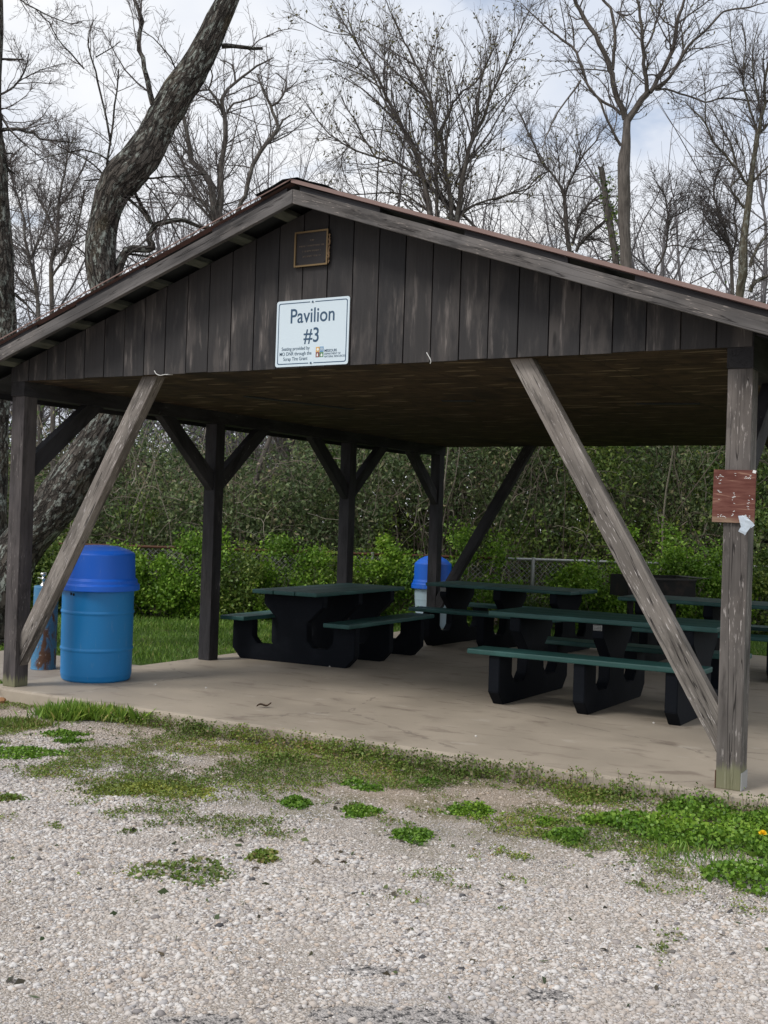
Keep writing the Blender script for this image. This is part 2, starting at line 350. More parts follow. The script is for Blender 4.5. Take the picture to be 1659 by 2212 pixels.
def table_mat(name, col, col2, fleck, spec=0.45, rough=0.5):
    m = Mat(name, rough, spec=spec)
    p = m.coord(); n = m.noise(m.mapv(p, (0.15, 1, 1)), 30, 5, 0.6); s = m.noise(p, 110, 2); w = m.noise(p, 2.5, 4)
    c = m.mix(n, col, col2)
    c = m.mix(m.math('MULTIPLY', m.step(w, 0.5, 0.75), 0.4), c, tuple(min(1, x*1.7+0.01) for x in col2))
    c = m.mix(m.math('MULTIPLY', m.step(s, 0.68, 0.74), 0.6), c, fleck)
    m.set('Base Color', c); m.bump(n, 0.25, 0.004)
    return m.m
M['table_green'] = table_mat('dark green recycled plastic', (0.014, 0.064, 0.058), (0.030, 0.108, 0.098), (0.11, 0.18, 0.165))
M['table_leg'] = table_mat('black recycled plastic', (0.0032, 0.0045, 0.0072), (0.0058, 0.0080, 0.0125), (0.028, 0.032, 0.040), 0.14, 0.7)
M['plate'] = flat('pale label plate', (0.42, 0.42, 0.40), 0.5)
M['plate_ink'] = flat('dark label print', (0.02, 0.02, 0.022), 0.6)
def rusty(name, paint, cover, cx_=3.2):
    m = Mat(name, 0.6, spec=0.4)
    p = m.coord(); n = m.noise(m.mapv(p, (1, 1, 0.45)), 9, 6, 0.68, 0.5); g = m.noise(p, 40, 4)
    z = m.sep(p)
    c = m.mix(m.step(n, 0.3, 0.6), paint, tuple(x*1.4 for x in paint))
    rust = m.mix(g, (0.045, 0.022, 0.014), (0.16, 0.075, 0.04))
    side = m.step(m.math('ADD', m.math('MULTIPLY', z[0], cx_), n), cover, cover+0.12)
    c = m.mix(side, c, rust)
    c = m.mix(m.math('MULTIPLY', m.step(g, 0.62, 0.7), 0.5), c, (0.42, 0.44, 0.42))
    m.set('Base Color', c); m.bump(n, 0.4, 0.006)
    return m.m
M['fountain'] = rusty('flaking blue paint over rust', (0.045, 0.15, 0.27), 0.66, 2.2)
M['chrome'] = flat('chromed steel', (0.62, 0.62, 0.60), 0.22, 1.0)
_m = Mat('weathered fence rail', 0.55, 0.4); _n = _m.noise(_m.pos(), 0.55, 3); _m.set('Base Color', _m.mix(_m.step(_n, 0.44, 0.50), (0.055, 0.038, 0.026), (0.38, 0.39, 0.39))); M['rail'] = _m.m
M['galv'] = flat('galvanised steel', (0.42, 0.43, 0.43), 0.5, 0.6)
_m = Mat('blackened steel', 0.6, spec=0.3); _n = _m.noise(_m.coord(), 9, 5); _m.set('Base Color', _m.mix(_m.step(_n, 0.45, 0.7), (0.010, 0.0095, 0.0095), (0.032, 0.022, 0.018))); M['grill'] = _m.m; M['grill_pale'] = flat('lighter grey steel', (0.055, 0.052, 0.050), 0.5, 0.3)  # second steel is a lighter grey so side and rim stand out
M['steel_rust'] = flat('rusted steel', (0.10, 0.045, 0.025), 0.8, 0.2)
def roofmetal():
    m = Mat('faded red roof metal', 0.5, spec=0.4)
    p = m.coord(); n = m.noise(p, 3, 5)
    m.set('Base Color', m.mix(n, (0.17, 0.105, 0.090), (0.24, 0.160, 0.140))); return m.m
M['roof'] = roofmetal()
M['shingle'] = flat('black ridge felt', (0.03, 0.033, 0.033), 0.9)
M['sign_white'] = flat('white sign sheet', (0.60, 0.70, 0.76), 0.35, 0, 0.5)
M['sign_blue'] = flat('navy sign print', (0.030, 0.075, 0.135), 0.45)
M['ink_grey'] = flat('grey sign print', (0.055, 0.10, 0.15), 0.5)
for k, c in (('em_orange', (0.62, 0.36, 0.10)), ('em_blue', (0.06, 0.22, 0.42)), ('em_brown', (0.20, 0.045, 0.035)), ('em_green', (0.10, 0.23, 0.12)), ('em_white', (0.72, 0.76, 0.74))):
    M[k] = flat(k, c, 0.5)
M['bronze_dark'] = flat('dark bronze', (0.026, 0.022, 0.022), 0.45, 0.4)
M['bronze_text'] = flat('dull bronze', (0.13, 0.10, 0.075), 0.5, 0.4)
M['bronze'] = flat('tarnished brass', (0.20, 0.135, 0.065), 0.45, 0.6)
def redboard():
    m = Mat('faded red painted plywood', 0.8, spec=0.2)
    p = m.coord(); g = m.noise(m.mapv(p, (0.12, 1, 1)), 45, 5, 0.6, 0.6)
    z = m.sep(p)[2]
    c = m.mix(m.step(g, 0.35, 0.6), (0.105, 0.036, 0.028), (0.155, 0.064, 0.050))
    c = m.mix(m.math('MULTIPLY', m.step(g, 0.56, 0.68), 0.85), c, (0.32, 0.19, 0.135))
    low = m.math('SUBTRACT', 1.0, m.step(m.math('ADD', z, m.math('MULTIPLY', g, 0.12)), 0.06, 0.10))
    c = m.mix(m.math('MULTIPLY', low, 0.75), c, (0.30, 0.215, 0.15))
    m.set('Base Color', c); m.bump(g, 0.4, 0.003); return m.m
M['redboard'] = redboard()
M['paper'] = flat('torn white paper', (0.72, 0.72, 0.70), 0.8)
_m = Mat('clear plastic scrap', 0.3, spec=0.5); _m.set('Base Color', (0.62, 0.70, 0.78)); _m.set('Alpha', 0.75); M['scrap'] = _m.m
M['cord'] = flat('white cord', (0.62, 0.62, 0.60), 0.7)
M['deadleaf'] = flat('dead leaf', (0.09, 0.06, 0.04), 0.8)
M['rock'] = flat('orange brown rock', (0.33, 0.17, 0.08), 0.85)

# ------------------------------------------------------------------ object helpers
def link(name, me, mats, parent=None):
    o = bpy.data.objects.new(name, me); COL.objects.link(o)
    for m in (mats if isinstance(mats, (list, tuple)) else [mats]): me.materials.append(m)
    if parent is not None: o.parent = parent
    return o
def tag(o, label, cat, group=None, kind=None):
    if label: o['label'] = label
    if cat: o['category'] = cat
    if group: o['group'] = group
    if kind: o['kind'] = kind
    return o
def thing(name, label, cat, loc=(0, 0, 0), rotz=0.0, group=None):
    o = bpy.data.objects.new(name, None); COL.objects.link(o)
    o.empty_display_size = 0.1
    o.location = loc; o.rotation_euler = (0, 0, rotz)
    return tag(o, label, cat, group)
def from_bm(name, bm, mats, parent=None, smooth=False):
    me = bpy.data.meshes.new(name); bm.to_mesh(me); bm.free()
    if smooth:
        for p in me.polygons: p.use_smooth = True
    return link(name, me, mats, parent)
def np_mesh(name, V, F, mats, parent=None, smooth=False, attrs=None):
    """V (n,3), F (m,k) with one face size"""
    me = bpy.data.meshes.new(name)
    V = np.ascontiguousarray(V, dtype=np.float32); F = np.ascontiguousarray(F, dtype=np.int32)
    k = F.shape[1]
    me.vertices.add(len(V)); me.vertices.foreach_set('co', V.ravel())
    me.loops.add(F.size); me.loops.foreach_set('vertex_index', F.ravel())
    me.polygons.add(len(F)); me.polygons.foreach_set('loop_start', np.arange(0, F.size, k, dtype=np.int32))
    me.update(calc_edges=True)
    if smooth: me.polygons.foreach_set('use_smooth', np.ones(len(F), dtype=bool))
    for an, av in (attrs or {}).items():
        a = me.attributes.new(an, 'FLOAT_VECTOR', 'POINT'); a.data.foreach_set('vector', np.ascontiguousarray(av, dtype=np.float32).ravel())
    return link(name, me, mats, parent)
def bm_box(bm, lo, hi, bev=0.0, mi=0):
    lo, hi = Vector(lo), Vector(hi)
    r = bmesh.ops.create_cube(bm, size=1.0, matrix=Matrix.Translation((lo+hi)/2) @ Matrix.Diagonal((*(hi-lo), 1)))
    if bev:
        es = list({e for v in r['verts'] for e in v.link_edges})
        bmesh.ops.bevel(bm, geom=es, offset=bev, segments=2, affect='EDGES', profile=0.6)
    return bm
def box(name, lo, hi, mat, parent=None, bev=0.004):
    """box whose local z runs along its longest side, so that grain follows it"""
    lo, hi = np.array(lo, float), np.array(hi, float); d = hi-lo; c = (lo+hi)/2
    ax = int(np.argmax(d)); order = [(ax+1) % 3, (ax+2) % 3, ax]
    E = np.eye(3)[order].T; s = d[order]
    bm = bmesh.new(); bm_box(bm, (-s[0]/2, -s[1]/2, 0), (s[0]/2, s[1]/2, s[2]), bev)
    o = from_bm(name, bm, mat, parent)
    org = c.copy(); org[ax] = lo[ax]
    o.matrix_local = Matrix([[*E[i], org[i]] for i in range(3)] + [[0, 0, 0, 1]])
    return o
def prism(name, pts, ext, mat, axis, parent=None, bev=0.0, local=None):
    """outline pts (world 3D, planar) extruded by vector ext; local z axis runs along 'axis'"""
    z = Vector(axis).normalized(); x = Vector(ext).normalized()
    if abs(x.dot(z)) > 0.95: x = Vector((1, 0, 0)) if abs(z[0]) < 0.9 else Vector((0, 0, 1))
    x = (x - z*x.dot(z)).normalized(); y = z.cross(x)
    Mx = Matrix(((x[0], y[0], z[0], pts[0][0]), (x[1], y[1], z[1], pts[0][1]), (x[2], y[2], z[2], pts[0][2]), (0, 0, 0, 1)))
    I = Mx.inverted(); bm = bmesh.new()
    a = [bm.verts.new(I @ Vector(p)) for p in pts]; b = [bm.verts.new(I @ (Vector(p)+Vector(ext))) for p in pts]
    n = len(pts)
    bm.faces.new(a); bm.faces.new(b[::-1])
    for i in range(n): bm.faces.new((a[i], b[i], b[(i+1) % n], a[(i+1) % n]))
    bmesh.ops.recalc_face_normals(bm, faces=bm.faces)
    if bev: bmesh.ops.bevel(bm, geom=list(bm.edges), offset=bev, segments=2, affect='EDGES', profile=0.6)
    o = from_bm(name, bm, mat, parent); o.matrix_local = Mx
    return o
def lathe(name, prof, mat, parent=None, seg=48, smooth=True, loc=(0, 0, 0)):
    fine = [prof[0]]     # extra rings keep the shading of long walls straight
    for a, b in zip(prof[:-1], prof[1:]):
        L = math.hypot(b[0]-a[0], b[1]-a[1])
        if L > 0.03: fine += [(a[0]+(b[0]-a[0])*t, a[1]+(b[1]-a[1])*t) for t in (0.004/L, 0.5, 1-0.004/L)]
        fine.append(b)
    P = np.array(fine, float); n = len(P)
    A = np.linspace(0, 2*np.pi, seg, endpoint=False)
    V = np.stack([P[:, 0][:, None]*np.cos(A), P[:, 0][:, None]*np.sin(A), np.repeat(P[:, 1][:, None], seg, 1)], -1).reshape(-1, 3)
    F = [(i*seg+j, i*seg+(j+1) % seg, (i+1)*seg+(j+1) % seg, (i+1)*seg+j) for i in range(n-1) for j in range(seg)]
    o = np_mesh(name, V, F, mat, parent, smooth); o.location = loc
    return o

# tubes -----------------------------------------------------------------------
def frames(T):
    """side vectors for tangents T (...,3)"""
    a = np.where(np.abs(T[..., 2:3]) < 0.9, np.array([0, 0, 1.0]), np.array([1.0, 0, 0]))
    n1 = np.cross(T, a); n1 /= np.linalg.norm(n1, axis=-1, keepdims=True)+1e-9
    return n1, np.cross(T, n1)
def tube_batch(P, Rr, sides):
    """P (N,K,3), Rr (N,K) -> verts, quads, barkco"""
    N, K, _ = P.shape
    T = np.gradient(P, axis=1); T /= np.linalg.norm(T, axis=-1, keepdims=True)+1e-9
    n1 = np.zeros_like(P); n2 = np.zeros_like(P)
    a0, b0 = frames(T[:, 0]); n1[:, 0] = a0; n2[:, 0] = b0
    for k in range(1, K):   # carry the frame along so that the tube does not twist
        v = n1[:, k-1] - T[:, k]*(n1[:, k-1]*T[:, k]).sum(-1, keepdims=True)
        v /= np.linalg.norm(v, axis=-1, keepdims=True)+1e-9
        n1[:, k] = v; n2[:, k] = np.cross(T[:, k], v)
    A = np.linspace(0, 2*np.pi, sides, endpoint=False)
    ca, sa = np.cos(A), np.sin(A)
    V = P[:, :, None, :] + Rr[:, :, None, None]*(n1[:, :, None, :]*ca[None, None, :, None] + n2[:, :, None, :]*sa[None, None, :, None])
    L = np.concatenate([np.zeros((N, 1)), np.cumsum(np.linalg.norm(np.diff(P, axis=1), axis=-1), axis=1)], 1)
    r0 = Rr.max(1)[:, None, None]
    bc = np.stack([np.broadcast_to(r0*ca, (N, K, sides)), np.broadcast_to(r0*sa, (N, K, sides)), np.broadcast_to(L[:, :, None], (N, K, sides))], -1)
    j = np.arange(sides); k = np.arange(K-1)
    q = np.stack([k[:, None]*sides+j, k[:, None]*sides+(j+1) % sides, (k[:, None]+1)*sides+(j+1) % sides, (k[:, None]+1)*sides+j], -1).reshape(-1, 4)
    F = (np.arange(N)*K*sides)[:, None, None] + q[None]
    return V.reshape(-1, 3), F.reshape(-1, 4), bc.reshape(-1, 3)
class Tubes:
    def __init__(s): s.V, s.F, s.B, s.n = [], [], [], 0
    def batch(s, P, Rr, sides, rough=0.0):
        if len(P) == 0: return
        V, F, B = tube_batch(np.asarray(P, float), np.asarray(Rr, float), sides)
        if rough:
            c = np.repeat(np.asarray(P, float).reshape(-1, 3), sides, axis=0)
            V = V + (V-c)*(RNG.random((len(V), 1))-0.5)*rough
        s.V.append(V); s.F.append(F+s.n); s.B.append(B); s.n += len(V)
    def one(s, pts, rad, sides, rough=0.0): s.batch(np.array(pts, float)[None], np.array(rad, float)[None], sides, rough)
    def build(s, name, mat, parent=None, org=(0, 0, 0), smooth=True):
        V = np.concatenate(s.V)-np.array(org); F = np.concatenate(s.F); B = np.concatenate(s.B)
        return np_mesh(name, V, F, mat, parent, smooth, {'barkco': B})
def smooth_path(P, Rr, step):
    """Catmull-Rom through the points, resampled about every 'step' metres"""
    P = np.asarray(P, float); Rr = np.asarray(Rr, float)
    if len(P) == 2: P = np.stack([P[0], P.mean(0), P[1]]); Rr = np.array([Rr[0], Rr.mean(), Rr[1]])
    Q = np.vstack([2*P[0]-P[1], P, 2*P[-1]-P[-2]]); out, ro = [], []
    for i in range(len(P)-1):
        p0, p1, p2, p3 = Q[i:i+4]; n = max(2, int(np.linalg.norm(p2-p1)/step))
        for t in np.arange(n)/n:
            out.append(0.5*((2*p1)+(p2-p0)*t+(2*p0-5*p1+4*p2-p3)*t*t+(3*p1-p0-3*p2+p3)*t**3)); ro.append(Rr[i]*(1-t)+Rr[i+1]*t)
    out.append(P[-1]); ro.append(Rr[-1])
    return np.array(out), np.array(ro)
def rand_unit(n, rng=RNG):
    v = rng.normal(size=(n, 3)); return v/np.linalg.norm(v, axis=1, keepdims=True)
def spawn(S0, S1, R0, R1, n, lo, hi, ang=(25, 65), up=0.15, K=5, rmul=0.5, wig=0.16, rmin=0.0022, slim=0.010):
    """n side branches grown from random places on the segments"""
    L = np.linalg.norm(S1-S0, axis=1); p = L/L.sum()
    i = RNG.choice(len(L), n, p=p); t = RNG.random((n, 1))
    st = S0[i]*(1-t)+S1[i]*t; rp = (R0[i]*(1-t[:, 0])+R1[i]*t[:, 0])
    d = S1[i]-S0[i]; d /= np.linalg.norm(d, axis=1, keepdims=True)+1e-9
    side = rand_unit(n); side -= d*(side*d).sum(1, keepdims=True); side /= np.linalg.norm(side, axis=1, keepdims=True)+1e-9
    a = np.radians(RNG.uniform(ang[0], ang[1], (n, 1)))
    v = d*np.cos(a)+side*np.sin(a); v[:, 2] += up*0.5; v /= np.linalg.norm(v, axis=1, keepdims=True)
    ln = RNG.uniform(lo, hi, (n, 1))*np.clip(0.45+rp[:, None]*22, 0.45, 1.25)
    P = [st]
    for k in range(K-1):
        v = v + RNG.normal(size=(n, 3))*wig; v[:, 2] += up*0.25; v /= np.linalg.norm(v, axis=1, keepdims=True)
        P.append(P[-1]+v*ln/(K-1))
    P = np.stack(P, 1)
    r0 = np.minimum(rp*rmul, ln[:, 0]*slim+0.002); r0 = np.maximum(r0, rmin)
    Rr = r0[:, None]*np.linspace(1, 0.35, K)[None]; Rr = np.maximum(Rr, rmin*0.7)
    return P, Rr
def segs(P, Rr):
    return P[:, :-1].reshape(-1, 3), P[:, 1:].reshape(-1, 3), Rr[:, :-1].reshape(-1), Rr[:, 1:].reshape(-1)
def crown_from(limbs, counts, lens, up=0.15, ang=(25, 65), rmin=0.0022, tb=None, sides=(4, 3, 3), wig=0.16):
    """three generations of side branches on the limbs; returns Tubes and the twig tips"""
    tb = tb or Tubes()
    S = [np.concatenate(z) for z in zip(*[(p[:-1], p[1:], r[:-1], r[1:]) for p, r in limbs])]
    tips = None
    for g, (n, (lo, hi)) in enumerate(zip(counts, lens)):
        if n == 0: continue
        P, Rr = spawn(S[0], S[1], S[2], S[3], n, lo, hi, ang, up, 6 if g == 0 else 5, 0.55, wig, rmin)
        tb.batch(P, Rr, sides[g]); tips = P
        S = segs(P, Rr)
    return tb, tips
# leaves ----------------------------------------------------------------------
def leaf_quads(C, D, size, width, fold=0.25, rng=RNG):
    n = len(C); size = np.broadcast_to(np.asarray(size, float), (n,))[:, None]
    s = np.cross(D, rand_unit(n, rng)); s /= np.linalg.norm(s, axis=1, keepdims=True)+1e-9
    nn = np.cross(D, s)
    mid = C+D*size*0.45+nn*size*fold*0.3
    V = np.stack([C, mid+s*size*width, C+D*size, mid-s*size*width], 1).reshape(-1, 3)
    F = np.arange(4*n).reshape(-1, 4)
    return V, F
def leaves(name, C, D, size, width, mat, parent=None, org=(0, 0, 0), fold=0.25):
    V, F = leaf_quads(np.asarray(C, float), np.asarray(D, float), size, width, fold)
    return np_mesh(name, V-np.array(org), F, mat, parent)
def vnoise(x, y, s, seed=0):
    x = np.asarray(x, float)*s+seed*13.7; y = np.asarray(y, float)*s+seed*7.3
    i, j = np.floor(x).astype(int), np.floor(y).astype(int); fx, fy = x-i, y-j
    fx = fx*fx*(3-2*fx); fy = fy*fy*(3-2*fy)
    def h(a, b):
        q = np.sin(a*127.1+b*311.7+seed*74.7)*43758.5453; return q-np.floor(q)
    return (h(i, j)*(1-fx)+h(i+1, j)*fx)*(1-fy)+(h(i, j+1)*(1-fx)+h(i+1, j+1)*fx)*fy
def fbm(x, y, s, seed=0): return (vnoise(x, y, s, seed)*0.55+vnoise(x, y, s*2.1, seed+1)*0.28+vnoise(x, y, s*4.3, seed+2)*0.17)

# ================================================================== the setting
def ground_z(x, y):
    x = np.asarray(x, float); y = np.asarray(y, float)
    t = np.clip((y-0.0)/0.6, 0, 1); t = t*t*(3-2*t)
    fw = x*FWD[0]+y*FWD[1]
    back = np.clip((fw-7.0)/12, 0, 1)*0.35
    return -0.105+t*0.06+(fbm(x, y, 1.1, 3)-0.5)*0.05*(1-0.5*t)+back
gx = np.concatenate([np.linspace(-160, -8, 16)[:-1], np.linspace(-8, 12, 134)[:-1], np.linspace(12, 160, 16)])
gy = np.concatenate([np.linspace(-120, -8, 12)[:-1], np.linspace(-8, 14, 147)[:-1], np.linspace(14, 200, 18)])
GX, GY = np.meshgrid(gx, gy, indexing='ij')
V = np.stack([GX, GY, ground_z(GX, GY)], -1).reshape(-1, 3)
ny = len(gy); i, j = np.meshgrid(np.arange(len(gx)-1), np.arange(ny-1), indexing='ij')
F = np.stack([i*ny+j, (i+1)*ny+j, (i+1)*ny+j+1, i*ny+j+1], -1).reshape(-1, 4)
tag(np_mesh('ground', V, F, M['ground'], smooth=True), None, None, kind='structure')

bm = bmesh.new(); bm_box(bm, (-0.10, -0.09, -0.32), (6.45, 7.52, 0.0), 0.018)
tag(from_bm('pavement', bm, M['concrete']), None, None, kind='structure')
bm = bmesh.new(); bm_box(bm, (-2.1, 0.42, -0.30), (-0.125, 1.95, -0.035), 0.02)
tag(from_bm('path', bm, concrete_mat('rough concrete', (0.36, 0.31, 0.26))), None, None, kind='structure')

# ================================================================== the pavilion
W, A, H, B = 5.925, 0.14, 2.487, 2.367
PY = [0.0, 2.48, 5.0, 7.278]
BACK = PY[3]+A
OV, APEX, PITCHS = 0.32, 3.637, 0.337
def roof_z(x): return APEX-PITCHS*abs(x-W/2)
EAVE = 0.42
pav = thing('pavilion', 'open timber picnic pavilion with dark board gable and red metal roof on a concrete slab', 'pavilion')
for side in (0, 1):
    x0 = 0.0 if side == 0 else W-A
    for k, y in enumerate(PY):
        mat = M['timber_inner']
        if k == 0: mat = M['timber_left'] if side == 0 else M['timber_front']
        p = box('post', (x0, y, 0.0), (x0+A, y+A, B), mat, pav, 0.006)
        if k == 0 and side == 1:
            p['label'] = 'weathered front post with peeling paint and a steel shoe'
            s = box('post_shoe', (A/2-0.001, -A/2-0.002, 0.001), (A/2+0.004, A/2+0.002, 0.10), M['galv'], p, 0.001)
            s = box('post_shoe', (-A/2-0.004, -A/2-0.002, 0.001), (-A/2+0.001, A/2+0.002, 0.10), M['steel_rust'], p, 0.001)
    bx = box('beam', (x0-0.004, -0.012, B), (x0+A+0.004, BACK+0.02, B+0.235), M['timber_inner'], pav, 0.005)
    # knee braces along the row
    xa, xb = (x0+0.03, x0+0.115)
    for k, y in enumerate(PY):
        for s in (-1, 1):
            if (k == 0 and s == -1) or (k == 3 and s == 1): continue
            yb = y+A if s == 1 else y
            pts = [(xa, yb-s*0.004, 1.69), (xa, yb-s*0.004, 1.885), (xa, yb+s*0.585, B), (xa, yb+s*0.795, B)]
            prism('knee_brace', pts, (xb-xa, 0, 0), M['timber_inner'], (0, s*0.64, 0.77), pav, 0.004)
# long diagonal braces in the two gable planes
for yb, th in ((0.045, 0.09), (BACK-0.135, 0.09)):
    front = yb < 1
    for s in (0, 1):
        pts = [(0.136, yb, 0.165), (0.136, yb, 0.435), (1.375, yb, H+0.03), (1.53, yb, H+0.03)]
        pts = [pts[0], pts[3], pts[2], pts[1]]
        if s: pts = [(W-p[0], p[1], p[2]) for p in pts]
        o = prism('diagonal_brace', pts, (0, th, 0), M['timber_brace'] if front else M['timber_inner'], (1.22 if not s else -1.22, 0, 2.15), pav, 0.005)
        if front: o['label'] = 'long front brace with peeling grey paint'
# gable walls of vertical boards
def gable(yf, th):
    bm = bmesh.new(); n = 29; w = W/n
    def slab(x0, x1, y0, y1, zl, top):
        xs = [x0, x1] if not (x0 < W/2 < x1) else [x0, W/2, x1]
        f = [(x, zl) for x in xs]+[(x, roof_z(x)-top) for x in xs[::-1]]
        a = [bm.verts.new((x, y0, z)) for x, z in f]; b = [bm.verts.new((x, y1, z)) for x, z in f]
        k = len(f); bm.faces.new(a); bm.faces.new(b[::-1])
        for i in range(k): bm.faces.new((a[i], b[i], b[(i+1) % k], a[(i+1) % k]))
    off = RNG.uniform(-0.0015, 0.0015, n)
    for k in range(n):
        slab(k*w+0.0045, (k+1)*w-0.0045, yf+off[k], yf+th*0.62, H+RNG.uniform(-0.003, 0.003), 0.048)
    slab(0.0, W, yf+th*0.64, yf+th, H+0.003, 0.048)
    bmesh.ops.recalc_face_normals(bm, faces=bm.faces)
    return from_bm('gable_wall', bm, M['siding'], pav)
gable(-0.022, 0.026); gable(BACK-0.004, 0.026)
# ceiling under the trusses
bm = bmesh.new(); bm_box(bm, (A+0.006, 0.006, H), (W-A-0.006, BACK-0.006, H+0.015))
from_bm('ceiling', bm, M['ceiling'], pav)
for (xa_, ya_), (xb_, yb_) in (((1375, 872), (1512, 872)), ((955, 866), (1026, 866)), ((530, 856), (760, 884))):
    a_, b_ = on_ground(xa_, ya_, H-0.004), on_ground(xb_, yb_, H-0.004)
    L_ = np.hypot(*(b_-a_)[:2]); o = box('ceiling_strip', (-0.03, -0.008, 0), (0.03, 0.0035, L_), M['shingle'], pav, 0.002)
    d_ = Vector((b_-a_)).normalized(); up_ = Vector((0, 0, 1)); s_ = up_.cross(d_)
    o.matrix_local = Matrix(((s_[0], up_[0], d_[0], a_[0]), (s_[1], up_[1], d_[1], a_[1]), (s_[2], up_[2], d_[2], H-0.004), (0, 0, 0, 1)))
# purlins run the length of the roof and carry the overhanging verge
px = [W/2-0.215-0.385*k for k in range(8)]
for x in px+[W-q for q in px]:
    sgn = -1 if x < W/2 else 1
    z = roof_z(x)
    c = Vector((x, 0, z-0.021)); ang = math.atan(PITCHS)*(1 if sgn < 0 else -1)
    bm = bmesh.new(); bm_box(bm, (-0.0445, -0.019, 0), (0.0445, 0.019, BACK+2*OV-0.084), 0.002)
    o = from_bm('purlin', bm, M['purlin'], pav)
    ex = Vector((math.cos(ang), 0, math.sin(ang))); ez = Vector((0, 1, 0)); ey = ez.cross(ex)
    o.matrix_local = Matrix(((ex[0], ey[0], ez[0], c[0]), (ex[1], ey[1], ez[1], -OV+0.042), (ex[2], ey[2], ez[2], c[2]), (0, 0, 0, 1)))
# verge boards, rake trim, roof sheets, ridge cap
for yv, dirn in ((-OV, 1), (BACK+OV, -1)):
    for s in (0, 1):
        fx = (lambda x: x) if s == 0 else (lambda x: W-x)
        xe, xm = -EAVE, W/2-0.0012
        pts = [(xe, yv, roof_z(xe)-0.097), (xm, yv, roof_z(xm)-0.095), (xm, yv, roof_z(xm)), (xe, yv, roof_z(xe)-0.002)]
        pts = [(fx(p[0]), p[1], p[2]) for p in pts]
        o = prism('verge_board', pts, (0, dirn*0.038, 0), M['fascia'], (fx(1)-fx(0), 0, PITCHS), pav, 0.003)
        pts = [(xe-0.02, roof_z(xe-0.02)+(0.056, 0.038)[s]), (W/2, roof_z(W/2)+(0.056, 0.038)[s]), (W/2, roof_z(W/2)+0.064), (xe-0.02, roof_z(xe-0.02)+0.064)]
        y0 = yv-dirn*0.022
        prism('rake_trim', [(fx(p[0]), y0, p[1]) for p in pts], (0, dirn*0.006, 0), M['roof'], (fx(1)-fx(0), 0, PITCHS), pav)
        # short fillets under the sheet, set back, leaving dark gaps
        for f0, f1 in ((0.05, 0.30), (0.42, 0.62), (0.80, 0.985)):
            xa, xb = xe+(xm-xe)*f0, xe+(xm-xe)*f1
            pts = [(fx(xa), yv+dirn*0.01, roof_z(xa)+0.001), (fx(xb), yv+dirn*0.01, roof_z(xb)+0.001), (fx(xb), yv+dirn*0.01, roof_z(xb)+0.032), (fx(xa), yv+dirn*0.01, roof_z(xa)+0.032)]
            prism('roof_fillet', pts, (0, dirn*0.03, 0), M['timber_inner'], (fx(1)-fx(0), 0, PITCHS), pav)
for s in (0, 1):
    bm = bmesh.new(); y0, y1 = -OV-0.014, BACK+OV+0.014; prof = []
    y = y0
    while y < y1-0.01:     # ribbed sheet: a rib every 0.23 m
        for dy, dz in ((0, 0), (0.19, 0), (0.2, 0.014), (0.22, 0.014)):
            if y+dy < y1: prof.append((y+dy, dz))
        y += 0.23
    prof.append((y1, 0))
    rows = []
    for x in (-EAVE-0.03, W/2):
        xx = x if s == 0 else W-x
        rows.append([bm.verts.new((xx, yy, roof_z(x)+0.042+dz)) for yy, dz in prof])
    for k in range(len(prof)-1):
        bm.faces.new((rows[0][k], rows[1][k], rows[1][k+1], rows[0][k+1]))
    geo = bmesh.ops.solidify(bm, geom=list(bm.faces), thickness=0.003)
    bmesh.ops.recalc_face_normals(bm, faces=bm.faces)
    from_bm('roof_sheet', bm, M['roof'], pav)
    prism('roof_dark_sheet', [(a if s == 0 else W-a, -OV+0.045, roof_z(a)+b_) for a, b_ in ((-EAVE, 0.033), (W/2-0.004, 0.033), (W/2-0.004, 0.039), (-EAVE, 0.039))], (0, BACK+2*OV-0.09, 0), M['shingle'], (0, 1, 0), pav)  # thin dark sheet added to blacken the underside of the red roof
    xx = (-EAVE, -EAVE+0.03) if s == 0 else (W+EAVE-0.03, W+EAVE)
    box('eave_board', (xx[0], -OV+0.04, roof_z(-EAVE)-0.12), (xx[1], BACK+OV-0.04, roof_z(-EAVE)-0.004), M['timber_inner'], pav, 0.003)
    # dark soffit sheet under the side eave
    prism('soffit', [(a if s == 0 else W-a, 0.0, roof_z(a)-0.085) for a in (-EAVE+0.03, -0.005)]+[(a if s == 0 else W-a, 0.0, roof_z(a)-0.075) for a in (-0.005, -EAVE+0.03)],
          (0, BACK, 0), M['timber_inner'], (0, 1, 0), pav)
bm = bmesh.new()
rp = [(-0.29, -0.003), (-0.15, 0.004), (-0.06, 0.01), (0.06, 0.01), (0.15, 0.004), (0.29, -0.003)]
ridge = []
for y in (-OV-0.035, BACK+OV+0.035):
    ridge.append([bm.verts.new((W/2+a, y, roof_z(W/2+a)+0.072+b+(0.012 if abs(a) > 0.2 else 0))) for a, b in rp])
for k in range(len(rp)-1): bm.faces.new((ridge[0][k], ridge[0][k+1], ridge[1][k+1], ridge[1][k]))
bmesh.ops.solidify(bm, geom=list(bm.faces), thickness=0.008)
from_bm('ridge_cap', bm, M['shingle'], pav)

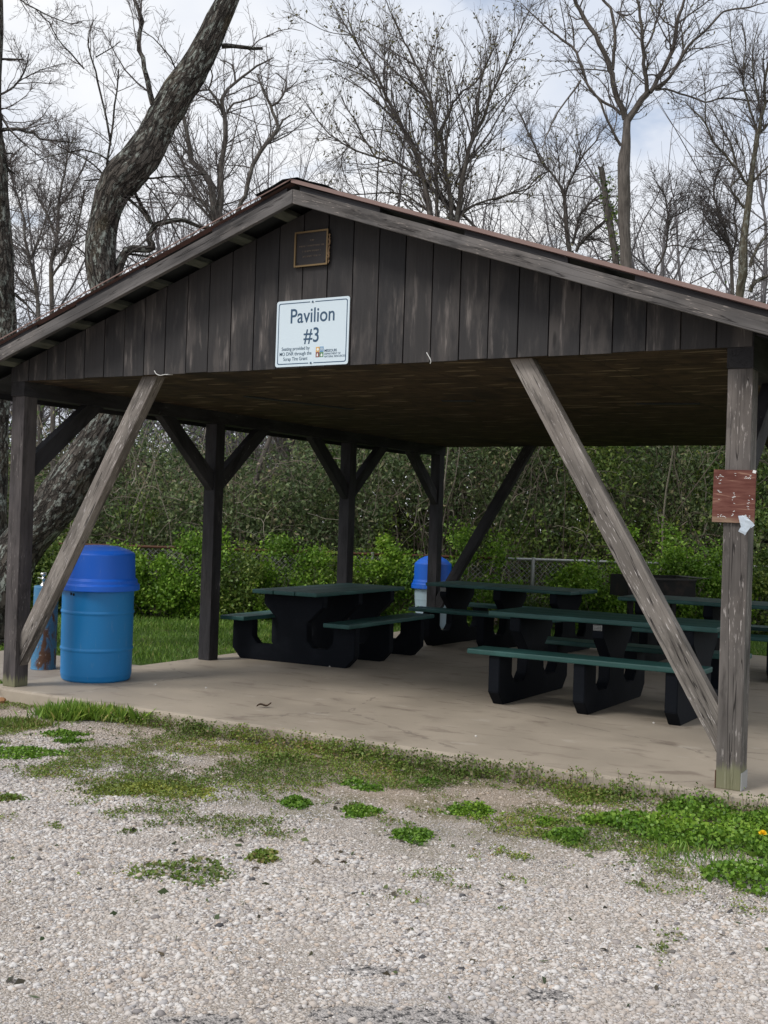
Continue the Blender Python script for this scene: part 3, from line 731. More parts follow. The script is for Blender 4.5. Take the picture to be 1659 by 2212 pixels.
# two bits of white cord caught under the siding
def cord(pts, r, label):
    t = Tubes(); P, q = smooth_path(pts, [r]*len(pts), 0.01); t.one(P, q, 6)
    return tag(t.build('cord', M['cord'], org=pts[0]), label, 'cord')
for o_, pts, r, lab in (
    (None, [(1.545, -0.03, 2.515), (1.56, -0.034, 2.50), (1.575, -0.036, 2.487), (1.61, -0.034, 2.477), (1.65, -0.03, 2.482), (1.70, 0.0, 2.484)], 0.0035, 'curled white cord end under the siding above the left brace'),
    (None, [(3.86, -0.03, 2.545), (3.885, -0.034, 2.51), (3.897, -0.036, 2.488), (3.89, -0.03, 2.472)], 0.0032, 'short hooked white cord hanging below the siding right of the sign')):
    o = cord(pts, r, lab); o.location = pts[0]

# ================================================================== signs on the pavilion
def text_mesh(name, body, size, mat, parent, loc, align='CENTER', sx=1.0, depth=0.0006, bold=0.0):
    c = bpy.data.curves.new(name, 'FONT'); c.body = body; c.size = size; c.align_x = align; c.extrude = depth; c.offset = bold
    c.space_line = 1.15
    tmp = bpy.data.objects.new(name, c); COL.objects.link(tmp)
    me = bpy.data.meshes.new_from_object(tmp.evaluated_get(bpy.context.evaluated_depsgraph_get()))
    bpy.data.objects.remove(tmp); bpy.data.curves.remove(c)
    me.name = name
    o = link(name, me, mat, parent)
    o.matrix_local = Matrix.Translation(loc) @ Matrix.Rotation(R(90), 4, 'X') @ Matrix.Diagonal((sx, 1, 1, 1))
    return o
def rounded(w, h, r, n=6):
    out = []
    for cx, cz, a0 in ((w/2-r, h/2-r, 0), (-w/2+r, h/2-r, 90), (-w/2+r, -h/2+r, 180), (w/2-r, -h/2+r, 270)):
        for k in range(n+1):
            a = R(a0+90*k/n); out.append((cx+r*math.cos(a), cz+r*math.sin(a)))
    return out
def plate(name, outline, y0, y1, mat, parent, hole=None):
    bm = bmesh.new()
    if hole is None:
        a = [bm.verts.new((x, y0, z)) for x, z in outline]; b = [bm.verts.new((x, y1, z)) for x, z in outline]
        n = len(a); bm.faces.new(a); bm.faces.new(b[::-1])
        for i in range(n): bm.faces.new((a[i], b[i], b[(i+1) % n], a[(i+1) % n]))
    else:
        n = len(outline); L = [[bm.verts.new((x, y, z)) for x, z in o] for y in (y0, y1) for o in (outline, hole)]
        for i in range(n):
            k = (i+1) % n
            bm.faces.new((L[0][i], L[0][k], L[1][k], L[1][i])); bm.faces.new((L[2][i], L[3][i], L[3][k], L[2][k]))
            bm.faces.new((L[0][i], L[2][i], L[2][k], L[0][k])); bm.faces.new((L[1][i], L[1][k], L[3][k], L[3][i]))
    bmesh.ops.recalc_face_normals(bm, faces=bm.faces)
    return from_bm(name, bm, mat, parent)
SX, SZ = 2.959, 2.725
sg = thing('sign', 'white rectangular board reading Pavilion #3 on the dark gable boards', 'sign', (SX, -0.028, SZ), R(0))
SWd, SHt = 0.602, 0.460
plate('panel', rounded(SWd, SHt, 0.018), -0.0035, 0.0, M['sign_white'], sg)
def b_off(d, r): return rounded(SWd-2*d, SHt-2*d, r)
plate('border', b_off(0.016, 0.016), -0.0042, -0.0034, M['sign_blue'], sg, b_off(0.0225, 0.012))
for z in (SHt/2-0.0195, -SHt/2+0.0195):
    plate('border_gap', rounded(0.042, 0.009, 0.001), -0.0046, -0.0043, M['sign_white'], sg).location = (0, 0, z)
    lathe('bolt', [(0.0, 0.006), (0.005, 0.006), (0.007, 0.003), (0.007, 0.0)], M['sign_blue'], sg, 12).matrix_local = Matrix.Translation((0, -0.004, z)) @ Matrix.Rotation(R(90), 4, 'X')
yT = -0.0040
text_mesh('lettering', 'Pavilion', 0.142, M['sign_blue'], sg, (0, yT, 0.072), sx=0.86, bold=0.0012)
text_mesh('lettering', '#3', 0.142, M['sign_blue'], sg, (0, yT, -0.066), sx=0.86, bold=0.0012)
for k, s in enumerate(('Seating provided by', 'MO DNR through the', 'Scrap Tire Grant')):
    text_mesh('lettering', s, 0.0345, M['ink_grey'], sg, (-0.132, yT, -0.117-0.0355*k), sx=0.86, bold=0.0002)
text_mesh('lettering', 'MISSOURI', 0.0255, M['ink_grey'], sg, (0.108, yT, -0.140), 'LEFT', 0.92, bold=0.0004)
for k, s in enumerate(('DEPARTMENT OF', 'NATURAL RESOURCES')):
    text_mesh('lettering', s, 0.0195, M['ink_grey'], sg, (0.108, yT, -0.160-0.0185*k), 'LEFT', 0.86)
e = 0.0325
for cx, cz, cm in ((0.054, -0.120, 'em_orange'), (0.054+e, -0.120, 'em_blue'), (0.054, -0.120-e-0.004, 'em_brown'), (0.054+e, -0.120-e-0.004, 'em_green')):
    o = plate('emblem', [(-e/2, -e/2-0.001), (e/2-0.0015, -e/2-0.001), (e/2-0.0015, e/2+0.001), (-e/2, e/2+0.001)], -0.0044, -0.0034, M[cm], sg); o.location = (cx, 0, cz)
    if cm == 'em_orange': outs = [[(0.009*math.cos(a), 0.009*math.sin(a)) for a in np.linspace(0, 2*np.pi, 16, endpoint=False)]]
    elif cm == 'em_blue': outs = [[(-0.013, z-0.0018), (-0.004, z+0.0012), (0.004, z-0.0018), (0.012, z+0.0012), (0.012, z+0.0046), (0.004, z+0.0016), (-0.004, z+0.0046), (-0.013, z+0.0016)] for z in (0.007, 0.0, -0.008)]
    elif cm == 'em_brown': outs = [[(-0.008, -0.011), (0.006, -0.011), (0.002, -0.002), (0.005, 0.004), (-0.003, 0.012), (-0.007, 0.002)]]
    else: outs = [[(0.0085*math.cos(a)*(1 if math.sin(a) < 0 else 1-0.75*math.sin(a)), -0.003+0.010*math.sin(a)+(0.005 if math.sin(a) > 0.9 else 0)) for a in np.linspace(0, 2*np.pi, 18, endpoint=False)]]
    for ot in outs:
        plate('emblem_mark', ot, -0.0050, -0.0043, M['em_white'], o)

pq = thing('plaque', 'small square bronze plaque with raised rim under the gable peak', 'plaque', (2.940, -0.030, 3.302))
PW, PH = 0.276, 0.244
plate('panel', rounded(PW, PH, 0.003), -0.012, 0.003, M['bronze_dark'], pq)
plate('rim', rounded(PW, PH, 0.003), -0.0215, -0.011, M['bronze'], pq, rounded(PW-0.022, PH-0.022, 0.002))
rr = random.Random(4)
for z, w in ((0.058, 0.035), (0.020, 0.205), (-0.016, 0.150), (-0.052, 0.140)):  # illegible raised lettering
    x = -w/2; bm = bmesh.new()
    while x < w/2:
        ww = rr.uniform(0.0035, 0.0065)
        if rr.random() < 0.16: x += 0.006
        bm_box(bm, (x, -0.0135, z-0.0055), (x+ww*0.35, -0.0118, z+0.0055)); bm_box(bm, (x+ww*0.4, -0.0133, z+rr.choice((-0.005, 0.0, 0.0035))), (x+ww, -0.0117, z+0.0052))
        x += ww+0.0022
    from_bm('lettering', bm, M['bronze_text'], pq)
for sx_ in (-1, 1):
    lathe('screw', [(0, 0.004), (0.005, 0.003), (0.007, 0)], M['bronze_dark'], pq, 10).matrix_local = Matrix.Translation((sx_*0.112, -0.0118, -0.096)) @ Matrix.Rotation(R(90), 4, 'X')
t = Tubes(); zz = np.linspace(-0.112, 0.085, 26)   # crumbling insect mud along its right edge
t.one(np.stack([PW/2+0.006+RNG.uniform(-0.004, 0.005, 26), np.full(26, -0.010)+RNG.uniform(-0.005, 0.003, 26), zz], -1), RNG.uniform(0.002, 0.009, 26), 7, 0.3)
t.build('mud_crust', flat('dried mud', (0.26, 0.17, 0.10), 0.95), pq, smooth=False)

nb = thing('notice_board', 'faded red plywood square full of staples on the front right post', 'notice board', (5.843, -0.002, 1.498))
bm = bmesh.new(); bm_box(bm, (-0.117, -0.019, 0.0), (0.117, -0.001, 0.297), 0.002)
from_bm('panel', bm, M['redboard'], nb); nb.rotation_euler = (0, R(0.6), 0)
bm = bmesh.new(); rr = random.Random(9)
def scrap(x, z, w, h, a):
    bm_ = bmesh.ops.create_cube(bm, size=1, matrix=Matrix.Translation((x, -0.0198, z)) @ Matrix.Rotation(a, 4, 'Y') @ Matrix.Diagonal((w, 0.002, h, 1)))
for cx, cz, n, sx_, sz_ in ((-0.075, 0.255, 7, 0.02, 0.014), (0.0, 0.275, 2, 0.006, 0.012), (0.075, 0.255, 9, 0.022, 0.02), (-0.083, 0.16, 9, 0.011, 0.06), (0.004, 0.15, 9, 0.012, 0.07), (0.085, 0.13, 9, 0.012, 0.06), (-0.07, 0.035, 8, 0.022, 0.012), (0.065, 0.04, 9, 0.035, 0.012), (0.0, 0.05, 4, 0.012, 0.02)):
    for _ in range(n): scrap(cx+rr.gauss(0, sx_*0.6), cz+rr.gauss(0, sz_*0.6), rr.uniform(0.005, 0.011), rr.uniform(0.0015, 0.0032), rr.uniform(-0.5, 0.5))
scrap(0.108, 0.288, 0.018, 0.016, 0.3)
st = from_bm('paper_scrap', bm, M['paper'], nb); st['kind'] = 'stuff'; st['label'] = 'torn paper corners under staples'
bm = bmesh.new()
pl = [(-0.030, 0.045), (0.006, 0.048), (0.014, 0.030), (0.030, 0.012), (0.052, 0.006), (0.060, -0.006), (0.045, -0.018), (0.026, -0.024), (0.016, -0.040), (0.012, -0.058), (0.004, -0.062), (-0.006, -0.045), (-0.016, -0.010)]
va = [bm.verts.new((x, 0.006*math.sin(x*90)+0.004*math.cos(z*70), z)) for x, z in pl]; bm.faces.new(va)
bmesh.ops.triangulate(bm, faces=bm.faces); bmesh.ops.subdivide_edges(bm, edges=list(bm.edges), cuts=2, use_grid_fill=True)
for v in bm.verts: v.co.y += 0.004*math.sin(v.co.x*110+v.co.z*60)
bmesh.ops.solidify(bm, geom=list(bm.faces), thickness=0.0006)
o = tag(from_bm('plastic_scrap', bm, M['scrap']), 'torn piece of clear plastic dangling from the red notice board', 'plastic scrap'); o.location = (5.908, -0.036, 1.492)

# ================================================================== picnic tables
def table_panel_outline():
    h = [(0.62, 0.0), (0.72, 0.105), (0.72, 0.40), (0.475, 0.40), (0.475, 0.235), (0.415, 0.165), (0.245, 0.165), (0.178, 0.235), (0.172, 0.41), (0.345, 0.575), (0.345, 0.685)]
    return h+[(-a, b) for a, b in h[::-1]]
def mesh_box(name, lo, hi, mat, parent, bev=0.012, planks=None):
    bm = bmesh.new()
    for l, h_ in (planks or [(lo, hi)]): bm_box(bm, l, h_, bev)
    return from_bm(name, bm, mat, parent)
TL = 1.90
def make_table(label, loc, rz):
    t = thing('picnic_table', label, 'picnic table', loc, rz, 'recycled plastic picnic tables')
    top = mesh_box('tabletop', None, None, M['table_green'], t, 0.010, [((-TL/2, -0.378+0.2535*k, 0.685), (TL/2, -0.378+0.2535*k+0.245, 0.726)) for k in range(3)])
    for s in (-1, 1):
        mesh_box('bench', (-TL/2, 0.463 if s > 0 else -0.753, 0.40), (TL/2, 0.753 if s > 0 else -0.463, 0.442), M['table_green'], t, 0.010)
    for x in (-0.72, 0.0, 0.72):
        bm = bmesh.new(); o = table_panel_outline()
        a = [bm.verts.new((x-0.048, u, z)) for u, z in o]; b = [bm.verts.new((x+0.048, u, z)) for u, z in o]; n = len(o)
        bm.faces.new(a); bm.faces.new(b[::-1])
        for i in range(n): bm.faces.new((a[i], b[i], b[(i+1) % n], a[(i+1) % n]))
        bmesh.ops.recalc_face_normals(bm, faces=bm.faces)
        bmesh.ops.bevel(bm, geom=list(bm.edges), offset=0.006, segments=2, affect='EDGES')
        from_bm('leg', bm, M['table_leg'], t)
    return t
def copy_table(src, label, loc, rz):
    r = src.copy(); COL.objects.link(r); r.location = loc; r.rotation_euler = (0, 0, rz); r['label'] = label
    for ch in list(src.children):
        c = ch.copy(); COL.objects.link(c); c.parent = r
    return r
tA = make_table('dark green picnic table end-on to the viewer beside the left posts', (0.80, 3.68, 0), R(92.5))
tB = copy_table(tA, 'dark green picnic table nearest the viewer with a pale label plate under its top', (4.275, 2.55, 0), R(-0.6))
tC = copy_table(tA, 'dark green picnic table in front of the pale can at the back of the slab', (1.80, 6.02, 0), R(-3.0))
tD = copy_table(tA, 'dark green picnic table partly behind the front right post before the grill', (4.32, 5.66, 0), R(0.5))
def label_plate(t, x):
    bm = bmesh.new(); bm_box(bm, (-0.036, -0.003, -0.022), (0.036, 0.001, 0.022))
    p = from_bm('label_plate', bm, M['plate'], t); p.location = (x, -0.347, 0.652)
    bm = bmesh.new(); bm_box(bm, (-0.032, -0.0042, -0.019), (0.032, -0.0031, 0.019)); q = from_bm('label_field', bm, M['plate_ink'], p)
    bm = bmesh.new()
    for z in (0.011, 0.0, -0.011):
        x0 = -0.029
        while x0 < 0.026:
            w = random.uniform(0.003, 0.007); bm_box(bm, (x0, -0.0052, z-0.0032), (x0+w, -0.0043, z+0.0032)); x0 += w+0.0018
    from_bm('lettering', bm, M['plate'], p)
label_plate(tB, 0.0); label_plate(tC, -0.72)

# ================================================================== bins, fountain, grill, fence
dr = thing('trash_drum', 'bright blue plastic drum with domed royal blue lid by the front left post', 'trash can', (0.255, 0.80, 0.0))
dr.rotation_euler = (0, R(1.2), R(-60))
lathe('body', [(0, 0.002), (0.278, 0.002), (0.292, 0.018), (0.300, 0.06), (0.302, 0.26), (0.3085, 0.27), (0.3085, 0.283), (0.302, 0.293), (0.303, 0.575), (0.3095, 0.585), (0.3095, 0.598), (0.303, 0.608), (0.303, 0.77), (0.297, 0.80), (0.29, 0.86)], M['drum_blue'], dr, 72)
ld = lathe('lid', [(0.348, 0.780), (0.350, 0.784), (0.348, 0.826), (0.336, 0.834), (0.331, 0.838), (0.327, 0.868), (0.316, 0.876), (0.310, 0.884), (0.302, 1.085), (0.296, 1.098), (0.250, 1.122), (0.16, 1.150), (0.06, 1.158), (0.0, 1.158)], M['lid_blue'], dr, 72)
lathe('lid_lip', [(0.348, 0.780), (0.300, 0.786)], M['lid_blue'], ld, 72)
for a in (-8, -2.5):
    q = R(a-25); h = lathe('drain_hole', [(0, 0.003), (0.011, 0.003), (0.011, -0.002)], M['black'], dr, 14)
    h.matrix_local = Matrix.Translation((0.3025*math.cos(q), 0.3025*math.sin(q), 0.752-0.004*(a > -5))) @ Matrix.Rotation(q, 4, 'Z') @ Matrix.Rotation(R(90), 4, 'Y')
c2 = at(933, 1300, 16.12); gz = float(ground_z(c2[0], c2[1]))
dc = thing('trash_can', 'pale blue tapered can with domed blue lid half hidden behind the back left post', 'trash can', (c2[0], c2[1], -0.03))
lathe('body', [(0, 0.0), (0.208, 0.0), (0.214, 0.02), (0.226, 0.20), (0.231, 0.21), (0.228, 0.225), (0.240, 0.40), (0.245, 0.41), (0.242, 0.425), (0.252, 0.58), (0.25, 0.62)], M['can_pale'], dc, 48)
lathe('lid', [(0.292, 0.562), (0.296, 0.566), (0.292, 0.625), (0.280, 0.634), (0.275, 0.665), (0.266, 0.675), (0.262, 0.69), (0.258, 0.90), (0.250, 0.915), (0.20, 0.96), (0.12, 1.005), (0.05, 1.020), (0, 1.022)], M['lid_blue'], dc, 48)

ft = thing('drinking_fountain', 'blue painted steel column with rust and chrome spout beside the front left post', 'drinking fountain', (-0.735, 1.13, -0.036), R(-20))
ft.rotation_euler = (0, R(1.0), R(-25))
lathe('column', [(0.0, 0.0), (0.116, 0.0), (0.116, 0.012), (0.113, 0.014), (0.112, 0.765), (0.108, 0.775), (0.0, 0.775)], M['fountain'], ft, 40)
sp = lathe('spout', [(0.030, 0.775), (0.026, 0.785), (0.014, 0.80), (0.012, 0.825), (0.020, 0.830), (0.021, 0.848), (0.013, 0.853), (0.013, 0.868), (0.029, 0.872), (0.031, 0.886), (0.024, 0.897), (0.0, 0.899)], M['chrome'], ft, 24); sp.location = (-0.035, -0.02, 0)
t = Tubes(); t.one([(0, 0, 0.838), (-0.05, -0.01, 0.841), (-0.10, -0.02, 0.843)], [0.006, 0.005, 0.005], 8); t.build('lever', M['chrome'], sp)

gp = at(1409, 1262, 13.9)
gr = thing('charcoal_grill', 'black steel box grill on legs before the hedge on the right', 'grill', (gp[0], gp[1], -0.02), YAW+R(9))
def plate_box(name, boxes, mat, parent):
    bm = bmesh.new()
    for lo, hi in boxes: bm_box(bm, lo, hi, 0.002)
    return from_bm(name, bm, mat, parent)
gw, gd, z0, z1 = 0.42, 0.30, 0.665, 0.915
plate_box('firebox', [((-gw, -gd, z0), (gw, gd, z0+0.008)), ((-gw, gd-0.008, z0+0.008), (gw, gd, z1)), ((-gw, -gd, z0+0.008), (gw, -gd+0.008, z1-0.015)), ((-gw, -gd+0.008, z0+0.008), (-gw+0.008, gd-0.008, z1)),
                      ((-gw-0.01, -gd-0.012, z0-0.014), (gw+0.01, -gd-0.001, z0+0.004)), ((-gw, -gd-0.012, z1-0.05), (gw, -gd-0.001, z1-0.036))], M['grill'], gr)
plate_box('side_wing', [((gw+0.001, -gd+0.02, z0), (gw+0.17, gd, z0+0.007)), ((gw+0.001, gd-0.007, z0+0.007), (gw+0.17, gd, z1)), ((gw+0.001, -gd+0.02, z1-0.010), (gw+0.17, gd-0.008, z1-0.003))], M['grill_pale'], gr)
plate_box('rim', [((-gw-0.004, -gd-0.012, z1-0.033), (gw+0.004, -gd-0.001, z1-0.014))], M['grill_pale'], gr)  # lighter strip added to pick out the front top edge
plate_box('grate', [((-gw+0.02, -gd+0.03+k*0.04, z1-0.06), (gw-0.02, -gd+0.038+k*0.04, z1-0.052)) for k in range(14)], M['steel_rust'], gr)
for s in (-1, 1): plate_box('leg', [((s*0.27-0.03, -0.03, -0.1), (s*0.27+0.03, 0.03, z0))], M['grill'], gr)

# chain link fence behind the lawn, square to the view
FZ = 16.8
fl, fr = at(-330, 1330, FZ), at(2100, 1330, FZ)
fdir = np.array([fr[0]-fl[0], fr[1]-fl[1], 0]); flen = np.linalg.norm(fdir); fdir /= flen
def fp(s, z): return np.array([fl[0], fl[1], 0])+fdir*s+np.array([0, 0, z])
fence = thing('chain_link_fence', 'low grey chain link fence overgrown by green hedge behind the lawn', 'fence', (fl[0], fl[1], 0))
FT = 0.96
sb = flen*(1085+330)/2430
for a_, b_, mt in ((0, sb, 'steel_rust'), (sb+0.004, flen, 'galv')):
    t = Tubes(); t.one([fp(a_, FT), fp((a_+b_)/2, FT+0.004), fp(b_, FT)], [0.021]*3, 8); t.build('top_rail', M[mt], fence, (fl[0], fl[1], 0))['label'] = 'rusted rail' if mt == 'steel_rust' else 'bare grey rail'
for k in range(7):
    t = Tubes(); s = 0.6+k*flen/7; t.one([fp(s, -0.1), fp(s, 0.4), fp(s, FT+0.03)], [0.028]*3, 10); t.build('fence_post', M['galv'], fence, (fl[0], fl[1], 0))
wires = []
s = -1.0
while s < flen:
    for sg_ in (1, -1):
        a, b = (s, s+1.0) if sg_ > 0 else (s+1.0, s)
        a2, b2 = min(max(a, 0), flen), min(max(b, 0), flen)
        za, zb = -0.02+(a2-a)/(b-a)*0.97, -0.02+(b2-a)/(b-a)*0.97
        if abs(a2-b2) > 0.05: wires.append([fp(a2, za), fp((a2+b2)/2, (za+zb)/2), fp(b2, zb)])
    s += 0.075
t = Tubes(); t.batch(np.array(wires), np.full((len(wires), 3), 0.0028), 3); t.build('wire_mesh', M['galv'], fence, (fl[0], fl[1], 0))

# ================================================================== trees
def C1(pts): return [(x*.4132, y*.4132, w*.4132) for x, y, w in pts]
def C2(pts): return [(609.4+x*.3214, y*.3214, w*.3214) for x, y, w in pts]
def C3(pts): return [(1125.8+x*.3214, y*.3214, w*.3214) for x, y, w in pts]
def tree(name, label, Z, stem, limbs, counts, lens, cat='tree', mat='bark', up=0.15, ang=(25, 65), seed=1, sides=10, ground_px=None,
         rmin=0.0025, group=None, dz=0.25, catkins=0, rough=0.05, limb_w=1.0, wig=0.16):
    """stem and limbs: lists of (px, py, width px); each limb leans nearer or farther as it grows"""
    global RNG
    RNG = np.random.default_rng(seed)
    def world(pts, z0, slope):
        out, n = [], len(pts); z = z0; prev = None
        for k, (x, y, w) in enumerate(pts):
            if prev is not None: z += math.hypot(x-prev[0], y-prev[1])*Z/FPX*slope+RNG.normal()*0.03
            out.append(at(x, y, z)); prev = (x, y)
        return np.array(out), np.array([max(w*0.5*Z/FPX, rmin) for x, y, w in pts])
    if isinstance(stem, list) and stem:
        P, q = world(stem, Z, 0.0)
        base = P[0].copy(); gz = float(ground_z(base[0], base[1]))
        if base[2] > gz: P = np.vstack([[base[0], base[1], gz-0.1], P]); q = np.concatenate([[q[0]*1.15], q])
        org = (base[0], base[1], gz)
    t = thing(name, label, cat, org, 0, group)
    tb = Tubes(); S, r = smooth_path(P, q, 0.16)
    r = r*(1+0.05*np.sin(np.arange(len(r))*0.9+seed))
    tb.one(S, r, sides*2, rough)
    lines = [(S[len(S)//3:], r[len(r)//3:])]
    for k, lm in enumerate(limbs):
        # start a limb at the depth of the nearest limb or stem point already built
        best, zz = 1e9, Z
        for L, _ in [(S, r)]+lines:
            rel = L-CAM; zc = rel@FWD; xx = 829.5+FPX*(rel@RIGHT)/zc; yy = 1106-FPX*(rel@UP)/zc
            d = np.hypot(xx-lm[0][0], yy-lm[0][1]); i = int(np.argmin(d))
            if d[i] < best: best, zz = d[i], zc[i]
        LP, lq = world([(a, b, c*limb_w) for a, b, c in lm], zz, RNG.uniform(-dz, dz))
        LP, lq = smooth_path(LP, lq, 0.12)
        j = RNG.normal(size=LP.shape)*np.minimum(lq, 0.02)[:, None]*0.35; j[0] = 0
        LP = LP+j
        tb.one(LP, lq, 8 if lq[0] > 0.03 else 5, rough)
        lines.append((LP, lq))
    tb.build('trunk', M[mat], t, org)
    use = lines[1:] if len(lines) > 1 else lines
    tw, tips = crown_from(use, counts, lens, up, ang, rmin, wig=wig)
    cr = tw.build('crown', M['twig'], t, org)
    if catkins:
        e = tips[:, 1:].reshape(-1, 3); e = e[RNG.integers(0, len(e), catkins)]
        d = rand_unit(len(e)); d[:, 2] -= 0.3; d /= np.linalg.norm(d, axis=1, keepdims=True)
        leaves('catkins', e, d, RNG.uniform(0.04, 0.09, len(e)), 0.22, M['catkin'], t, org)['kind'] = 'stuff'
    return t

# the big leaning tree beside the shelter
tree('leaning_tree', 'massive lichen covered leaning trunk curving up behind the left roof slope', 12.6,
     [(-25, 1405, 118), (-8, 1320, 104), (39, 1190, 96), (132, 1075, 90), (209, 945, 74), (243, 880, 66), (250, 800, 60), (238, 710, 58), (225, 628, 58), (217, 570, 62), (219, 516, 64), (231, 454, 68), (252, 400, 76),
      (289, 359, 78), (322, 314, 76), (351, 256, 68), (384, 202, 66), (417, 153, 62), (448, 95, 58), (471, 45, 50), (492, 0, 45), (514, -62, 41), (530, -145, 33), (540, -260, 22)],
     [C1([(800, 545, 30), (770, 420, 27), (742, 300, 24), (722, 220, 22), (745, 120, 22), (705, 0, 19), (690, -110, 14)]),
      C1([(1160, 240, 30), (1220, 240, 22), (1290, 250, 20), (1370, 250, 17)]),
      [(250, 600, 24), (264, 558, 19), (285, 537, 17), (322, 539, 16), (328, 529, 14), (321, 508, 13), (333, 491, 13), (355, 479, 12), (397, 475, 10), (430, 490, 8), (454, 490, 6)],
      C1([(570, 930, 14), (560, 850, 13), (590, 640, 11), (610, 480, 9), (620, 360, 7)]),
      C1([(580, 760, 12), (540, 560, 11), (500, 370, 10), (460, 230, 8), (490, 100, 5)]),
      C1([(440, 360, 9), (370, 280, 8), (300, 200, 7), (255, 110, 5)]),
      C1([(500, 300, 7), (570, 260, 6), (630, 215, 4)]),
      C1([(560, 930, 18), (650, 1025, 16), (720, 1080, 15), (780, 1160, 16)]),
      C1([(700, 990, 20), (730, 1050, 18), (760, 1110, 17), (800, 1175, 18)]),
      C1([(440, 945, 8), (620, 930, 12), (800, 930, 11), (930, 925, 9), (1080, 910, 6)]),
      C1([(660, 930, 10), (560, 830, 10), (470, 790, 9), (390, 790, 8), (250, 820, 6), (140, 860, 4)]),
      C1([(570, 940, 10), (490, 860, 9), (380, 800, 8), (300, 760, 5)]),
      C1([(640, 1330, 12), (720, 1335, 14), (830, 1355, 10)]),
      C1([(760, 960, 8), (850, 1080, 8), (950, 1270, 8)]),
      C1([(930, 400, 8), (890, 300, 8), (800, 200, 6), (740, 160, 5)]),
      C1([(460, 1350, 12), (400, 1290, 9), (310, 1215, 6), (200, 1150, 4)])],
     (110, 600, 1600), ((0.25, 0.8), (0.12, 0.4), (0.06, 0.2)), mat='bark_big', seed=5, sides=14, rough=0.16, dz=0.15, rmin=0.0022)

tree('dark_trunk_tree', 'tall dark trunk cut off by the left edge of the photo', 13.5,
     [(-14, 1360, 62), (-12, 1150, 56), (-10, 950, 52), (2, 800, 52), (9, 690, 52), (6, 630, 52), (0, 516, 50), (-6, 413, 48), (-8, 351, 48), (-18, 290, 44), (-19, 190, 42), (-14, 60, 40), (-12, -80, 36), (-8, -250, 30)],
     [C1([(0, 685, 22), (60, 672, 20), (110, 680, 18), (180, 700, 17), (210, 722, 13), (280, 735, 10), (400, 745, 6)]),
      C1([(20, 860, 16), (45, 860, 16), (70, 866, 10)]), C1([(20, 805, 12), (90, 806, 8)]), C1([(30, 870, 16), (50, 890, 14), (75, 906, 6)]),
      C1([(-30, 510, 14), (30, 480, 12), (80, 450, 11), (130, 370, 9), (150, 280, 6)]),
      C1([(-20, 310, 14), (60, 312, 12), (125, 313, 9)]),
      C1([(-30, 560, 16), (10, 600, 14), (30, 650, 14), (70, 700, 8), (150, 770, 6), (240, 850, 4)]),
      C1([(60, -40, 8), (140, 20, 8), (240, 75, 7), (300, 100, 6), (370, 125, 5), (425, 118, 3)]),
      C1([(80, 440, 6), (160, 390, 6), (260, 350, 5), (340, 330, 3)]),
      C1([(60, 1540, 20), (100, 1560, 16), (150, 1600, 10), (190, 1650, 6)])],
     (90, 600, 1500), ((0.3, 0.9), (0.15, 0.45), (0.08, 0.22)), mat='bark_big', seed=8, sides=10, rough=0.1, dz=0.2, rmin=0.0022)

tree('forked_tree', 'bare multi-stemmed tree with crooked limbs left of the roof peak', 20.0,
     [(474, 1290, 22), (474, 900, 21), (472, 600, 20), (472, 500, 19), (470, 482, 18)],
     [C1([(1130, 1150, 42), (1100, 960, 36), (1040, 880, 30), (1000, 840, 27), (985, 740, 23), (965, 640, 19), (960, 560, 10)]),
      C1([(1150, 1150, 36), (1152, 1000, 33), (1155, 860, 29), (1175, 750, 26), (1180, 650, 25), (1165, 560, 21), (1165, 500, 18), (1230, 430, 15), (1340, 350, 11), (1430, 300, 6)]),
      C1([(1180, 600, 13), (1220, 545, 12), (1290, 525, 10), (1350, 495, 7)]),
      C1([(1165, 600, 15), (1130, 520, 14), (1090, 470, 12), (1035, 475, 8)]),
      C1([(1230, 430, 12), (1210, 340, 9), (1150, 315, 5)]),
      C1([(1235, 1130, 24), (1290, 990, 22), (1310, 900, 22), (1335, 840, 22), (1390, 750, 21), (1455, 670, 21), (1435, 610, 17), (1418, 555, 16), (1380, 470, 12), (1345, 400, 9), (1355, 385, 5)]),
      C1([(1455, 670, 14), (1480, 630, 11), (1515, 600, 7)]), C1([(1420, 555, 13), (1480, 500, 11), (1495, 430, 8), (1440, 380, 5)]),
      C1([(1130, 1160, 16), (1060, 1060, 14), (980, 900, 12), (900, 750, 9), (860, 640, 6)]),
      C1([(1130, 1170, 14), (1030, 1060, 12), (870, 830, 8), (800, 700, 5)]),
      C1([(1090, 470, 10), (1110, 400, 9), (1090, 340, 6)])],
     (150, 1100, 3000), ((0.4, 1.3), (0.2, 0.6), (0.1, 0.3)), seed=12, sides=8, rmin=0.0032)

